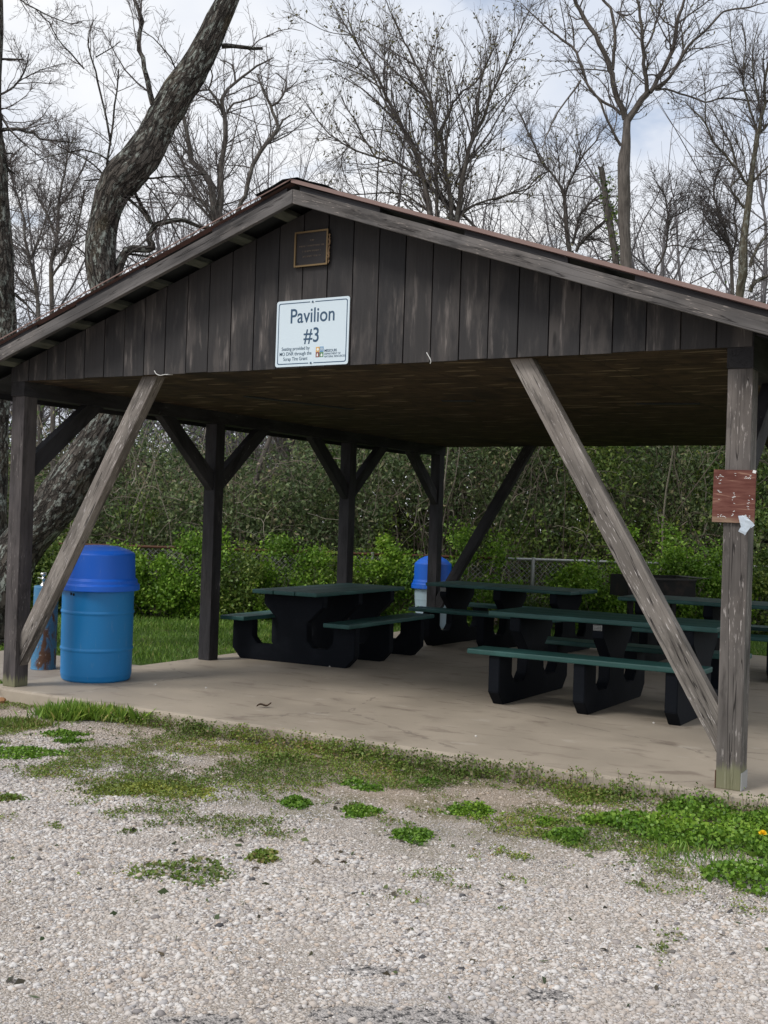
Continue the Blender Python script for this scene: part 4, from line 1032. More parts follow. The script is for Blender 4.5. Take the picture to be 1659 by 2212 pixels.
tree('vase_shaped_tree', 'large vase shaped multi-stemmed tree with catkins right of the roof peak', 21.0,
     [(966, 1290, 42), (964, 900, 40), (962, 620, 38), (960, 520, 34)],
     [C2([(1010, 1560, 60), (990, 1400, 54), (930, 1120, 46), (860, 950, 42), (790, 830, 38), (740, 720, 32), (700, 650, 28), (650, 540, 24), (560, 390, 19), (470, 240, 14), (400, 130, 9), (330, 20, 5)]),
      C2([(1045, 1560, 36), (1040, 1300, 30), (1035, 1100, 27), (1040, 880, 25), (1015, 760, 25), (990, 640, 24), (945, 530, 22), (900, 430, 20), (845, 330, 18), (800, 240, 14), (740, 110, 11), (700, 0, 8), (660, -120, 5)]),
      C2([(1030, 850, 24), (985, 690, 22), (900, 600, 19), (820, 540, 16), (700, 420, 13), (620, 345, 11), (480, 240, 8), (380, 190, 5)]),
      C2([(1140, 1540, 46), (1125, 1300, 38), (1090, 1080, 34), (1070, 880, 31), (1110, 790, 22), (1150, 690, 19), (1220, 610, 16), (1310, 550, 14), (1420, 330, 9), (1450, 200, 5)]),
      C2([(1170, 1540, 56), (1190, 1350, 50), (1210, 1200, 46), (1250, 1020, 38), (1300, 900, 32), (1340, 820, 28), (1400, 650, 22), (1460, 520, 18), (1500, 430, 15), (1560, 280, 11), (1640, 120, 8), (1690, 0, 5)]),
      C2([(1290, 930, 20), (1310, 750, 18), (1320, 600, 15), (1370, 440, 12), (1420, 300, 8)]),
      C2([(1310, 1540, 26), (1200, 1430, 28), (1100, 1345, 28), (1000, 1265, 26), (930, 1195, 24), (860, 1140, 22), (770, 1095, 20), (660, 1065, 18), (580, 1040, 18), (490, 1010, 16), (400, 960, 15), (320, 900, 13), (250, 820, 10), (130, 650, 6)]),
      C2([(1200, 1450, 26), (1270, 1390, 22), (1350, 1355, 19), (1500, 1315, 17), (1659, 1265, 12), (1760, 1180, 8)]),
      C2([(640, 1070, 16), (580, 980, 17), (530, 890, 16), (480, 790, 12), (440, 740, 10), (400, 640, 7)]),
      C2([(1160, 1240, 16), (1210, 1140, 14), (1300, 1040, 12), (1400, 940, 9), (1440, 840, 6)]),
      C2([(980, 1420, 18), (830, 1310, 16), (690, 1295, 14), (560, 1305, 11), (430, 1310, 7)]),
      C2([(960, 1450, 14), (830, 1340, 14), (740, 1390, 10), (690, 1400, 8)]),
      C2([(790, 1100, 12), (800, 940, 12), (700, 880, 10), (560, 880, 8), (440, 1000, 5)]),
      C2([(940, 1080, 14), (880, 900, 12), (860, 760, 10), (820, 640, 7)]),
      C2([(1240, 1040, 14), (1230, 950, 13), (1190, 850, 11), (1160, 740, 8)]),
      C2([(680, 560, 12), (685, 400, 10), (690, 220, 8), (640, 80, 5)]),
      C2([(1020, 520, 10), (1020, 400, 9), (1060, 300, 6)]),
      C2([(930, 600, 12), (800, 510, 10), (650, 495, 8), (530, 540, 6)]),
      C2([(450, 960, 9), (400, 1080, 9), (440, 1230, 8), (520, 1300, 6)]),
      C2([(640, 550, 10), (480, 440, 9), (300, 400, 7), (150, 420, 4)]),
      C2([(480, 240, 8), (300, 210, 7), (120, 120, 6), (0, 70, 4)]),
      C2([(1130, 640, 10), (1060, 500, 9), (980, 380, 6)])],
     (460, 2900, 7500), ((0.5, 1.5), (0.25, 0.75), (0.1, 0.35)), seed=21, sides=10, rmin=0.0025, limb_w=0.78, up=0.32, ang=(18, 50), catkins=3200)

tree('forked_tree', 'tall grey tree with smooth trunk and wide Y fork above the right roof slope', 20.5,
     C3([(715, 3900, 84), (715, 2600, 80), (705, 1800, 78), (692, 1500, 76), (692, 1350, 82), (690, 1200, 86), (690, 1080, 84), (703, 990, 62), (708, 880, 52), (712, 810, 52), (712, 785, 48)]),
     [C3([(700, 800, 44), (672, 720, 42), (635, 620, 38), (610, 500, 36), (590, 430, 34), (545, 335, 33), (500, 240, 30), (440, 150, 29), (390, 60, 26), (355, -10, 24), (320, -110, 18)]),
      C3([(615, 470, 24), (625, 360, 23), (632, 250, 23), (620, 140, 21), (600, 50, 19), (550, 0, 17), (500, -60, 12)]),
      C3([(670, 770, 22), (620, 720, 20), (560, 690, 19), (500, 640, 19), (440, 560, 19), (405, 450, 20), (370, 350, 19), (300, 280, 17), (240, 240, 15), (150, 165, 12), (60, 80, 9), (0, 20, 6)]),
      C3([(715, 810, 48), (765, 735, 44), (810, 670, 42), (855, 615, 42)]),
      C3([(845, 620, 32), (838, 520, 28), (822, 430, 26), (825, 330, 26), (808, 220, 22), (800, 110, 19), (785, 0, 17), (770, -90, 12)]),
      C3([(830, 330, 15), (870, 260, 15), (905, 150, 14), (935, 60, 13), (965, -20, 9)]),
      C3([(865, 620, 34), (900, 560, 30), (950, 470, 28), (1010, 360, 27), (1035, 270, 26), (1045, 160, 25), (1075, 60, 20), (1110, -30, 14)]),
      C3([(900, 590, 26), (960, 560, 24), (1030, 470, 22), (1100, 345, 22), (1160, 275, 18), (1240, 210, 16), (1330, 110, 14), (1380, 75, 13), (1500, 60, 11), (1590, 30, 8), (1670, 10, 5)]),
      C3([(900, 605, 15), (960, 600, 14), (1070, 630, 13), (1160, 655, 13), (1240, 685, 13), (1320, 665, 12), (1420, 660, 11), (1560, 680, 10), (1680, 670, 7)]),
      C3([(1190, 650, 9), (1300, 590, 8), (1400, 570, 6)]), C3([(1330, 665, 8), (1450, 615, 8), (1600, 605, 6)]),
      C3([(672, 980, 22), (630, 910, 19), (580, 810, 17), (540, 700, 15), (470, 600, 12), (410, 520, 8)]),
      C3([(1050, 160, 14), (1130, 100, 12), (1230, 30, 9), (1290, -20, 6)]),
      C3([(1040, 290, 10), (990, 335, 9), (970, 280, 8), (1000, 220, 7), (1030, 180, 5)]),
      C3([(1090, 350, 12), (1080, 220, 10), (1065, 140, 9)]), C3([(850, 505, 12), (905, 505, 11), (930, 530, 12)]),
      C3([(640, 80, 14), (690, 100, 12), (740, 95, 10), (780, 60, 7)]), C3([(355, 320, 12), (350, 200, 10), (320, 80, 7), (290, 0, 5)]),
      C3([(390, 60, 12), (420, -20, 9)]), C3([(400, 540, 16), (330, 640, 12), (220, 800, 11), (140, 1000, 8)])],
     (200, 1100, 2600), ((0.35, 1.1), (0.18, 0.5), (0.08, 0.25)), mat='bark_thin', seed=33, sides=12, rmin=0.0027, catkins=350)

stub = tree('broken_trunk', 'broken off dead trunk wrapped in ivy beside the Y forked tree', 21.0,
     C3([(665, 3700, 52), (660, 2400, 50), (640, 1800, 46), (618, 1640, 44), (595, 1500, 42), (575, 1380, 40), (556, 1240, 38), (545, 1170, 40), (537, 1120, 30)]),
     [C3([(545, 1150, 22), (522, 1125, 16), (518, 1118, 8)]), C3([(545, 1150, 16), (552, 1110, 12), (556, 1090, 4)]),
      C3([(600, 1740, 12), (560, 1760, 10), (540, 1780, 6)])],
     (14, 60, 60), ((0.15, 0.4), (0.08, 0.2), (0.05, 0.1)), cat='dead tree', mat='bark', seed=41, sides=9, rough=0.18, rmin=0.0025)
iv = at(1125.8+620*.3214, 1700*.3214, 18.5)
pp = np.concatenate([at(1125.8+.3214*(545+yy*0.19), .3214*(1130+yy), 20.95)[None]+RNG.normal(size=(9, 3))*0.075 for yy in range(60, 760, 25)])
leaves('ivy', pp, rand_unit(len(pp)), RNG.uniform(0.04, 0.075, len(pp)), 0.4, M['leaf_mid'], stub, stub.location[:])

tree('small_tree', 'small bare tree forking low above the roof slope right of the vase shaped tree', 23.0,
     C3([(345, 3300, 48), (340, 2200, 46), (335, 1760, 44), (330, 1690, 42)]),
     [C3([(325, 1720, 34), (303, 1500, 28), (292, 1330, 26), (250, 1230, 17), (190, 1150, 15), (130, 1080, 14), (90, 980, 12), (20, 830, 9), (-40, 700, 5)]),
      C3([(293, 1320, 17), (325, 1220, 16), (370, 1130, 15), (420, 1040, 13), (500, 950, 9), (530, 860, 5)]),
      C3([(255, 1230, 10), (260, 1110, 9), (240, 1000, 7), (230, 900, 5)]),
      C3([(345, 1640, 22), (370, 1540, 20), (400, 1440, 17), (480, 1350, 13), (560, 1290, 8)]),
      C3([(370, 1690, 22), (410, 1620, 20), (480, 1560, 18), (560, 1490, 13), (640, 1430, 7)]),
      C3([(380, 1640, 14), (440, 1610, 12), (540, 1600, 7)]),
      C3([(190, 1150, 12), (120, 1180, 10), (40, 1270, 9), (-60, 1350, 6)])],
     (150, 1000, 2800), ((0.4, 1.3), (0.2, 0.6), (0.1, 0.3)), seed=52, sides=8, rmin=0.0034)

tree('curving_tree', 'dark curving tree with mossy trunk at the right edge of the photo', 20.0,
     C3([(1465, 3800, 62), (1465, 2600, 60), (1465, 2020, 58), (1490, 1850, 60), (1490, 1720, 58), (1498, 1600, 52), (1515, 1460, 46), (1532, 1330, 42), (1540, 1240, 40), (1556, 1120, 36), (1575, 1000, 33), (1588, 900, 31)]),
     [C3([(1588, 910, 30), (1612, 800, 26), (1640, 690, 22), (1630, 560, 18), (1660, 440, 14), (1700, 300, 8)]),
      C3([(1585, 910, 18), (1560, 790, 16), (1525, 680, 15), (1490, 560, 13), (1495, 420, 11), (1510, 280, 8), (1480, 150, 5)]),
      C3([(1530, 1250, 22), (1450, 1130, 19), (1370, 1040, 18), (1290, 950, 15), (1240, 830, 14), (1170, 750, 11), (1100, 680, 7)]),
      C3([(1500, 1400, 16), (1455, 1330, 14), (1405, 1260, 13), (1470, 1190, 11), (1500, 1120, 8)]),
      C3([(1450, 1120, 14), (1420, 1000, 13), (1370, 900, 11), (1310, 780, 8), (1250, 700, 5)]),
      C3([(1540, 1960, 32), (1570, 1900, 28), (1640, 1860, 22), (1720, 1820, 16)]),
      C3([(1600, 900, 20), (1680, 800, 14), (1760, 700, 9)]), C3([(1540, 1790, 24), (1600, 1650, 20), (1670, 1560, 14), (1740, 1440, 8)]),
      C3([(1560, 1220, 16), (1640, 1130, 13), (1720, 1060, 8)]), C3([(1545, 1560, 10), (1650, 1500, 8)]),
      C3([(1620, 780, 14), (1560, 500, 11), (1560, 320, 8), (1600, 150, 5)]), C3([(1500, 1050, 9), (1440, 940, 8), (1350, 760, 5)]),
      C3([(1500, 540, 9), (1420, 320, 8), (1400, 120, 5)]), C3([(1240, 840, 9), (1235, 600, 8), (1210, 450, 5)])],
     (260, 1400, 3400), ((0.35, 1.1), (0.18, 0.5), (0.08, 0.25)), mat='bark_mossy', seed=63, sides=10, rmin=0.0027)

tree('slim_tree', 'slim bare tree just left of the curving dark tree', 21.5,
     C3([(1425, 3500, 30), (1425, 2400, 29), (1420, 2010, 27), (1412, 1720, 24)]),
     [C3([(1412, 1720, 24), (1380, 1580, 20), (1350, 1480, 18), (1310, 1370, 14), (1295, 1270, 12), (1320, 1160, 9), (1350, 1050, 6)]),
      C3([(1412, 1750, 18), (1450, 1600, 15), (1430, 1440, 12), (1440, 1340, 9), (1380, 1220, 6)]),
      C3([(1390, 1640, 12), (1300, 1560, 10), (1220, 1420, 7), (1200, 1280, 4)])],
     (120, 800, 2200), ((0.4, 1.1), (0.2, 0.5), (0.1, 0.25)), seed=71, sides=7, rmin=0.003)

tree('slim_tree', 'thin bowed bare tree between the Y forked tree and the right edge trees', 22.0,
     C3([(880, 3500, 17), (880, 2400, 16), (888, 1880, 15), (935, 1760, 14), (972, 1670, 14)]),
     [C3([(972, 1670, 14), (985, 1560, 13), (985, 1450, 12), (965, 1330, 10), (930, 1250, 8), (880, 1190, 5)]),
      C3([(975, 1660, 9), (1060, 1650, 8), (1200, 1680, 7), (1400, 1700, 4)]), C3([(985, 1470, 9), (1080, 1430, 8), (1180, 1370, 6), (1250, 1330, 4)]),
      C3([(985, 1380, 8), (1040, 1310, 7), (1150, 1290, 4)])],
     (90, 700, 2000), ((0.35, 1.0), (0.2, 0.5), (0.1, 0.25)), seed=75, sides=6, rmin=0.003)

tree('slim_tree', 'slender straight bare tree between the left edge trunk and the leaning tree', 18.0,
     [(116, 1290, 12), (114, 900, 11), (112, 680, 10), (110, 571, 9)],
     [[(110, 571, 9), (118, 535, 8), (124, 508, 7), (127, 430, 6), (142, 360, 4), (150, 300, 3)], [(122, 515, 6), (100, 460, 5), (70, 400, 3)],
      [(111, 600, 6), (150, 540, 5), (172, 470, 4), (180, 410, 3)], [(125, 450, 5), (160, 400, 4), (190, 340, 3)]],
     (120, 800, 2200), ((0.35, 1.0), (0.18, 0.5), (0.1, 0.25)), seed=81, sides=6, rmin=0.0028)
tree('slim_tree', 'wavy slender bare tree nearest the left edge trunk', 19.5,
     [(88, 1290, 11), (86, 900, 10), (84, 690, 9), (76, 610, 8)],
     [[(76, 610, 8), (64, 560, 7), (55, 520, 6), (50, 470, 5), (30, 400, 3), (22, 340, 3)], [(64, 560, 5), (90, 500, 4), (110, 430, 3)], [(80, 640, 5), (40, 600, 4), (20, 560, 3)]],
     (110, 700, 2000), ((0.35, 1.0), (0.18, 0.5), (0.1, 0.25)), seed=85, sides=6, rmin=0.003)
tree('slanting_tree', 'grey slanting trunk in the thicket behind the second left post', 18.3,
     [(505, 1330, 15), (512, 1240, 14), (520, 1171, 13.5), (542, 1094, 13), (561, 1005, 12), (580, 955, 10), (605, 880, 8)],
     [[(561, 1005, 7), (540, 950, 6), (520, 880, 4)], [(585, 940, 6), (560, 880, 5), (550, 800, 4)], [(545, 1090, 5), (580, 1040, 4), (600, 1000, 3)]],
     (60, 300, 700), ((0.3, 0.9), (0.15, 0.45), (0.1, 0.2)), mat='bark_thin', seed=91, sides=8, rmin=0.0027)
tree('upright_tree', 'upright dark trunk in the thicket above the left picnic table', 18.6,
     [(632, 1330, 17), (632, 1240, 16), (631, 1167, 15), (627, 1057, 14), (616, 976, 12.5), (606, 900, 11), (600, 800, 9)],
     [[(620, 1000, 7), (640, 930, 6), (660, 860, 4)], [(616, 985, 6), (590, 940, 5), (570, 890, 4)], [(628, 1080, 5), (660, 1030, 4), (680, 990, 3)]],
     (60, 300, 700), ((0.3, 0.9), (0.15, 0.45), (0.1, 0.2)), seed=95, sides=8, rmin=0.0027)

# ------------------------------------------------------------------ the wood behind: too dense to count
RNG = np.random.default_rng(303)
tb = Tubes(); tr = Tubes()
lines = []
for k in range(80):
    Z = RNG.uniform(24, 44); px_ = RNG.uniform(-260, 1900)
    b = at(px_, 1120, Z); gz = float(ground_z(b[0], b[1]))
    h = RNG.uniform(6, 11.5); r0 = RNG.uniform(0.05, 0.14)
    P = [np.array([b[0], b[1], gz-0.1])]; d = np.array([RNG.normal()*0.10, RNG.normal()*0.10, 1.0])
    n = 9
    for i in range(n):
        d = d+np.array([RNG.normal()*0.10, RNG.normal()*0.10, 0.05]); d /= np.linalg.norm(d); P.append(P[-1]+d*h/n)
    r = r0*np.linspace(1, 0.12, n+1)
    tr.one(P, r, 7); lines.append((np.array(P)[2:], r[2:]))
    for q in range(RNG.integers(6, 12)):     # a few big limbs each
        i = RNG.integers(2, n-1); d2 = rand_unit(1)[0]; d2[2] = abs(d2[2])*0.7+0.35; d2 /= np.linalg.norm(d2); L = h*RNG.uniform(0.25, 0.6)
        Q = [P[i]]
        for s in range(5): d2 = d2+RNG.normal(size=3)*0.14+np.array([0, 0, 0.05]); d2 /= np.linalg.norm(d2); Q.append(Q[-1]+d2*L/5)
        rq = r[i]*0.55*np.linspace(1, 0.25, 6); tr.one(Q, rq, 5); lines.append((np.array(Q), rq))
far_, _ = crown_from(lines, (5200, 22000, 42000), ((0.9, 3.0), (0.5, 1.6), (0.2, 0.7)), 0.14, (25, 70), 0.0036)
far_.V += [V for V in tr.V]; far_.F += [F+far_.n for F in tr.F]; far_.B += tr.B
tag(far_.build('wood', M['twig_far']), 'pale bare wood in the distance behind the pavilion trees', 'woodland', kind='stuff')

# ------------------------------------------------------------------ thicket of evergreen vines behind the fence
RNG = np.random.default_rng(404)
def lat(px_, Z): return (px_-829.5)/FPX*Z
def wpt(l, Z, z):
    b = np.array([CAM[0], CAM[1], 0])+np.array([RIGHT[0], RIGHT[1], 0])*0
    f = np.array([FWD[0], FWD[1], 0]); f /= np.linalg.norm(f); r = np.array([f[1], -f[0], 0])
    l = np.asarray(l, float)[..., None]; Z = np.asarray(Z, float)[..., None]; z = np.asarray(z, float)[..., None]
    return b+f*Z+r*l+z*np.array([0, 0, 1.0])
def thicket_top(l):     # crest height across the view: lower and gappier at the left
    return 2.25+np.clip((l+2.0)/3.0, 0, 1)*2.1+(vnoise(l, l*0, 0.55, 5)-0.5)*1.5
nC = 3700
cl = RNG.uniform(-9.5, 9.5, nC); cZ = 17.4+RNG.random(nC)**1.2*5.5
ct = thicket_top(cl)*(0.75+0.045*(cZ-17.5)*2)
cz = 0.15+RNG.random(nC)**0.85*ct
per = RNG.integers(60, 150, nC); idx = np.repeat(np.arange(nC), per)
rad = RNG.uniform(0.16, 0.42, nC)[idx][:, None]
st_ = (RNG.random(nC) < 0.55)[idx][:, None]
P = wpt(cl[idx], cZ[idx], cz[idx])+RNG.normal(size=(len(idx), 3))*np.where(st_, rad*np.array([0.45, 0.45, 1.7]), rad*np.array([0.9, 0.9, 0.7]))
P = P[P[:, 2] > 0.05]
D = rand_unit(len(P)); D[:, 2] -= 0.55; D /= np.linalg.norm(D, axis=1, keepdims=True)
bare = fbm(P[:, 0]*0.7+P[:, 1], P[:, 2]*1.3, 0.75, 9); keep = RNG.random(len(P)) < np.clip((0.70-bare)*6, 0.22, 1)
P, D = P[keep], D[keep]
gsel = fbm(P[:, 0]+P[:, 1]*0.6, P[:, 2], 0.8, 4)+RNG.normal(size=len(P))*0.05
m1 = gsel > 0.56
tag(leaves('thicket', P[~m1], D[~m1], RNG.uniform(0.045, 0.095, (~m1).sum()), 0.24, M['leaf_dark']), 'dense dull green evergreen thicket rising behind the fence', 'thicket', kind='stuff')
tag(leaves('thicket_vines', P[m1], D[m1], RNG.uniform(0.045, 0.09, m1.sum()), 0.28, M['leaf_mid']), 'lighter green vine foliage draped over the dark thicket', 'vines', kind='stuff')
# brown inner mass of last year's growth
nB = 70000; bl = RNG.uniform(-12, 12, nB); bZ = RNG.uniform(20.5, 27, nB)
Pb = wpt(bl, bZ, RNG.random(nB)**1.15*(thicket_top(bl)*(0.8+0.35*vnoise(bl, bZ, 0.9, 3))+0.3+0.06*(bZ-20)))
tag(leaves('underbrush', Pb, rand_unit(nB), RNG.uniform(0.10, 0.28, nB), 0.22, M['leaf_brown']), 'brown tangled underbrush deep inside the thicket', 'underbrush', kind='stuff')
# bare stems and arching vines
nV = 2200; vl = RNG.uniform(-9.3, 9.3, nV); vZ = 17.05+RNG.random(nV)**1.7*4
vz = RNG.random(nV)*thicket_top(vl)*1.05
P0 = wpt(vl, vZ, vz); d = rand_unit(nV); d[:, 2] = np.abs(d[:, 2])*0.9+0.1; L = RNG.uniform(0.3, 1.3, nV)[:, None]; pts = [P0]
for k in range(8):
    d = d+RNG.normal(size=d.shape)*0.32; d[:, 2] -= 0.10; d /= np.linalg.norm(d, axis=1, keepdims=True); pts.append(pts[-1]+d*L/8)
vt = Tubes(); rv = RNG.uniform(0.0028, 0.0085, nV)[:, None]*np.linspace(1, 0.5, 9)[None]
vt.batch(np.stack(pts, 1), rv, 3)
nV = 420; vl = RNG.uniform(-9.3, 9.3, nV); vZ = 17.4+RNG.random(nV)*3.5
P0 = wpt(vl, vZ, np.zeros(nV)); d = rand_unit(nV)*0.35; d[:, 2] = 1; L = RNG.uniform(1.2, 4.4, nV)[:, None]; pts = [P0]
for k in range(8):
    d = d+RNG.normal(size=d.shape)*0.16; d /= np.linalg.norm(d, axis=1, keepdims=True); pts.append(pts[-1]+d*L/8)
vt.batch(np.stack(pts, 1), RNG.uniform(0.006, 0.02, nV)[:, None]*np.linspace(1, 0.35, 9)[None], 4)
tag(vt.build('brush_stems', M['vine']), 'pale bare stems and arching vines tangled through the thicket', 'vines', kind='stuff')

# ------------------------------------------------------------------ hedge bushes grown through the fence, one thing each
def bush(label, px_, w, h, depth, n, mat, Z=16.55, seed=0, leaf=(0.034, 0.064), name='hedge_bush', gap=0.0):
    global RNG
    RNG = np.random.default_rng(1000+seed)
    n = int(n*1.6); l = lat(px_, Z); c = wpt(l, Z, 0.0); gz = float(ground_z(c[0], c[1]))
    t = thing(name, label, 'bush', (c[0], c[1], gz), 0, 'green bushes along the fence')
    k = max(12, int(w*h*24)); cx = RNG.uniform(-w/2, w/2, k); prof = np.sqrt(np.clip(1-(np.abs(cx)/(w/2+0.12))**3, 0.05, 1))*(0.72+0.5*RNG.random(k))
    cz = RNG.random(k)**0.9*h*np.clip(prof, 0, 1.0)*RNG.uniform(0.7, 1.22, k); cy = RNG.uniform(-depth/2, depth/2, k)
    i = RNG.integers(0, k, n); f = np.array([FWD[0], FWD[1], 0]); f /= np.linalg.norm(f); r = np.array([f[1], -f[0], 0])
    o = RNG.normal(size=(n, 3))*RNG.uniform(0.05, 0.15, k)[i][:, None]
    P = c+np.array([0, 0, gz])+(cx[i]+o[:, 0])[:, None]*r+(cy[i]+o[:, 1])[:, None]*f; P[:, 2] += cz[i]+o[:, 2]
    P = P[P[:, 2] > gz+0.01]
    D = rand_unit(len(P))-f*0.35; D[:, 2] += 0.15; D /= np.linalg.norm(D, axis=1, keepdims=True)
    leaves('foliage', P, D, RNG.uniform(*leaf, len(P)), 0.36, M[mat], t, t.location[:])
    tb = Tubes(); ns = max(10, int(w*12)); q = RNG.uniform(-w/2, w/2, ns); st = c+q[:, None]*r+np.array([0, 0, gz-0.05])
    d = np.stack([RNG.normal(size=ns)*0.25, RNG.normal(size=ns)*0.25, np.ones(ns)], 1); L = RNG.uniform(0.45, 0.95, ns)[:, None]*h; pts = [st]
    for s in range(6): d = d+RNG.normal(size=d.shape)*0.2; d /= np.linalg.norm(d, axis=1, keepdims=True); pts.append(pts[-1]+d*L/6)
    tb.batch(np.stack(pts, 1), RNG.uniform(0.003, 0.007, ns)[:, None]*np.linspace(1, 0.5, 7)[None], 3)
    tb.build('stems', M['vine'], t, t.location[:])
    return t
BUSHES = [
    ('olive green bush behind the front left post', 30, 1.5, 1.15, 0.7, 5200, 'leaf_mid'),
    ('yellowish green bush showing just above the drinking fountain', 150, 1.1, 1.2, 0.6, 4200, 'leaf_mid'),
    ('dense leafy bush directly right of the big blue drum', 330, 1.45, 1.06, 0.8, 8000, 'leaf_bright'),
    ('leafy bush touching the left side of the second left post', 430, 1.0, 1.16, 0.7, 5200, 'leaf_bright'),
    ('loose twiggy bush just right of the second left post', 520, 0.9, 0.92, 0.7, 3400, 'leaf_mid'),
    ('bright green rounded bush behind the end-on picnic table', 632, 1.15, 1.16, 0.8, 6500, 'leaf_bright'),
    ('dull green bush hidden mostly by the third left post', 745, 0.9, 0.92, 0.7, 3800, 'leaf_mid'),
    ('tall fresh green bush just left of the pale can', 835, 0.85, 1.16, 0.7, 4200, 'leaf_bright'),
    ('bright green bush at the foot of the dark rear brace', 1030, 1.0, 1.2, 0.7, 5200, 'leaf_bright'),
    ('low sparse bush under the bare stretch of fence rail', 1160, 0.85, 0.42, 0.5, 1300, 'leaf_mid'),
    ('narrow leafy vine clump climbing over the bare fence rail', 1222, 0.34, 1.12, 0.35, 1100, 'leaf_bright'),
    ('leafy bush left of the black grill', 1315, 0.85, 1.14, 0.7, 4600, 'leaf_bright'),
    ('tall yellow green bush spreading behind the black grill', 1420, 1.25, 1.3, 0.7, 5600, 'leaf_bright'),
    ('deep green bush between the grill and the front right post', 1530, 1.05, 1.28, 0.7, 5600, 'leaf_bright'),
    ('light olive bush at the right edge beyond the front right post', 1660, 1.2, 1.50, 0.8, 6000, 'leaf_mid'),
]
for k, (lab, px_, w, h, dp, n, mt) in enumerate(BUSHES): bush(lab, px_, w, h, dp, n, mt, seed=k)

# ================================================================== lawn, gravel, weeds
RNG = np.random.default_rng(505)
def scatter_grass(name, n, xr, yr, keepf, size, mat, label, cat, z0=0.0):
    x = RNG.uniform(*xr, n); y = RNG.uniform(*yr, n); k = keepf(x, y); x, y = x[k], y[k]
    P = np.stack([x, y, ground_z(x, y)+z0], -1)
    D = RNG.normal(size=P.shape)*0.45; D[:, 2] = 1; D /= np.linalg.norm(D, axis=1, keepdims=True)
    s = RNG.uniform(*size, len(P))*(0.6+0.9*fbm(x, y, 1.6, 8))
    return tag(leaves(name, P, D, s, 0.07, M[mat], fold=0.6), label, cat, kind='stuff')
def in_view_lawn(x, y):
    fw = (x-CAM[0])*FWD[0]+(y-CAM[1])*FWD[1]
    off_slab = (x < -0.11) | (x > 6.46) | (y > 7.53)
    pad = (x > -2.12) & (x < -0.1) & (y > 0.40) & (y < 1.97)
    return off_slab & ~pad & (fw < 16.6) & (y > 0.15+0.2*vnoise(x, y, 3, 2))
scatter_grass('grass', 210000, (-6.5, 7.5), (0.1, 12), in_view_lawn, (0.03, 0.085), 'grass', 'short green lawn grass between the slab and the hedge', 'grass')

ICO = bmesh.new(); bmesh.ops.create_icosphere(ICO, subdivisions=1, radius=1.0)
IV = np.array([v.co[:] for v in ICO.verts]); IF = np.array([[v.index for v in f.verts] for f in ICO.faces]); ICO.free()
def pebbles(name, x, y, r, label):
    n = len(x)
    sc = np.stack([r*RNG.uniform(0.8, 1.35, n), r*RNG.uniform(0.65, 1.0, n), r*RNG.uniform(0.35, 0.7, n)], -1)
    L = IV[None]*(1+RNG.uniform(-0.36, 0.26, (n, len(IV), 1)))*sc[:, None]
    a = RNG.uniform(0, 2*np.pi, n); tl = RNG.normal(size=n)*0.3
    ct, st = np.cos(tl)[:, None], np.sin(tl)[:, None]
    X, Yv, Zv = L[..., 0], L[..., 1]*ct-L[..., 2]*st, L[..., 1]*st+L[..., 2]*ct
    ca, sa = np.cos(a)[:, None], np.sin(a)[:, None]
    z = ground_z(x, y)+sc[:, 2]*RNG.uniform(-0.5, 0.32, n)
    V = np.stack([X*ca-Yv*sa+x[:, None], X*sa+Yv*ca+y[:, None], Zv+z[:, None]], -1).reshape(-1, 3)
    F = (IF[None]+(np.arange(n)*len(IV))[:, None, None]).reshape(-1, 3)
    return tag(np_mesh(name, V, F, M['pebble']), label, 'gravel', kind='stuff')
poly = np.array([(3.3, -4.7), (-1.2, -0.12), (7.1, -0.10), (7.7, -3.4), (6.6, -4.7)])
def inside(x, y):
    c = np.zeros(len(x), bool)
    for k in range(len(poly)):
        (x1, y1), (x2, y2) = poly[k], poly[(k+1) % len(poly)]
        c ^= ((y1 > y) != (y2 > y)) & (x < (x2-x1)*(y-y1)/(y2-y1+1e-12)+x1)
    return c
n = 640000
x = RNG.uniform(-1.3, 7.8, n); y = RNG.uniform(-4.7, -0.10, n)
moss = (fbm(x, y, 1.7, 6)+np.clip((y+1.6)/1.6, 0, 1)*0.16 > 0.63)
asp = np.zeros(n, bool)
for ax, ay, rx_, ry_ in ASPHALT:
    u = ((x-ax)*R2[0]+(y-ay)*R2[1])/rx_; v = ((x-ax)*F2[0]+(y-ay)*F2[1])/ry_
    asp |= (1-u*u-v*v+(fbm(x, y, 5, 14)-0.5)*2.2) > 0.1
fines = np.clip((fbm(x*F2[0]*0.35+y*F2[1]*0.35+3, x*R2[0]*0.5+y*R2[1]*0.5, 1.9, 52)-0.44)*5, 0, 1)   # long patches packed with dirt
k = inside(x, y) & ~(moss & (RNG.random(n) < 0.6)) & ~(asp & (RNG.random(n) < 0.9)) & (RNG.random(n) > fines*0.62); x, y, fines = x[k], y[k], fines[k]
r = np.exp(RNG.normal(size=len(x))*0.50)*np.where(y > -1.0, 0.0043, np.where(y > -2.4, 0.0049, 0.0050))*(1.12-0.3*fines); r = np.clip(r, 0.0022, 0.019)
near = y < -1.9
pebbles('gravel', x[near], y[near], r[near], 'pale crushed stone gravel covering the ground before the slab')
IV = np.array([(1, 0, 0), (-1, 0, 0), (0, 1, 0), (0, -1, 0), (0, 0, 1), (0, 0, -1), (0.62, 0.62, 0.45), (-0.62, -0.62, 0.45)], float)
IF = np.array([(0, 6, 4), (6, 2, 4), (2, 1, 4), (1, 7, 4), (7, 3, 4), (3, 0, 4), (0, 2, 6), (1, 3, 7), (2, 0, 5), (1, 2, 5), (3, 1, 5), (0, 3, 5)])
pebbles('gravel_fines', x[~near], y[~near], r[~near], 'finer pale gravel nearer the slab')
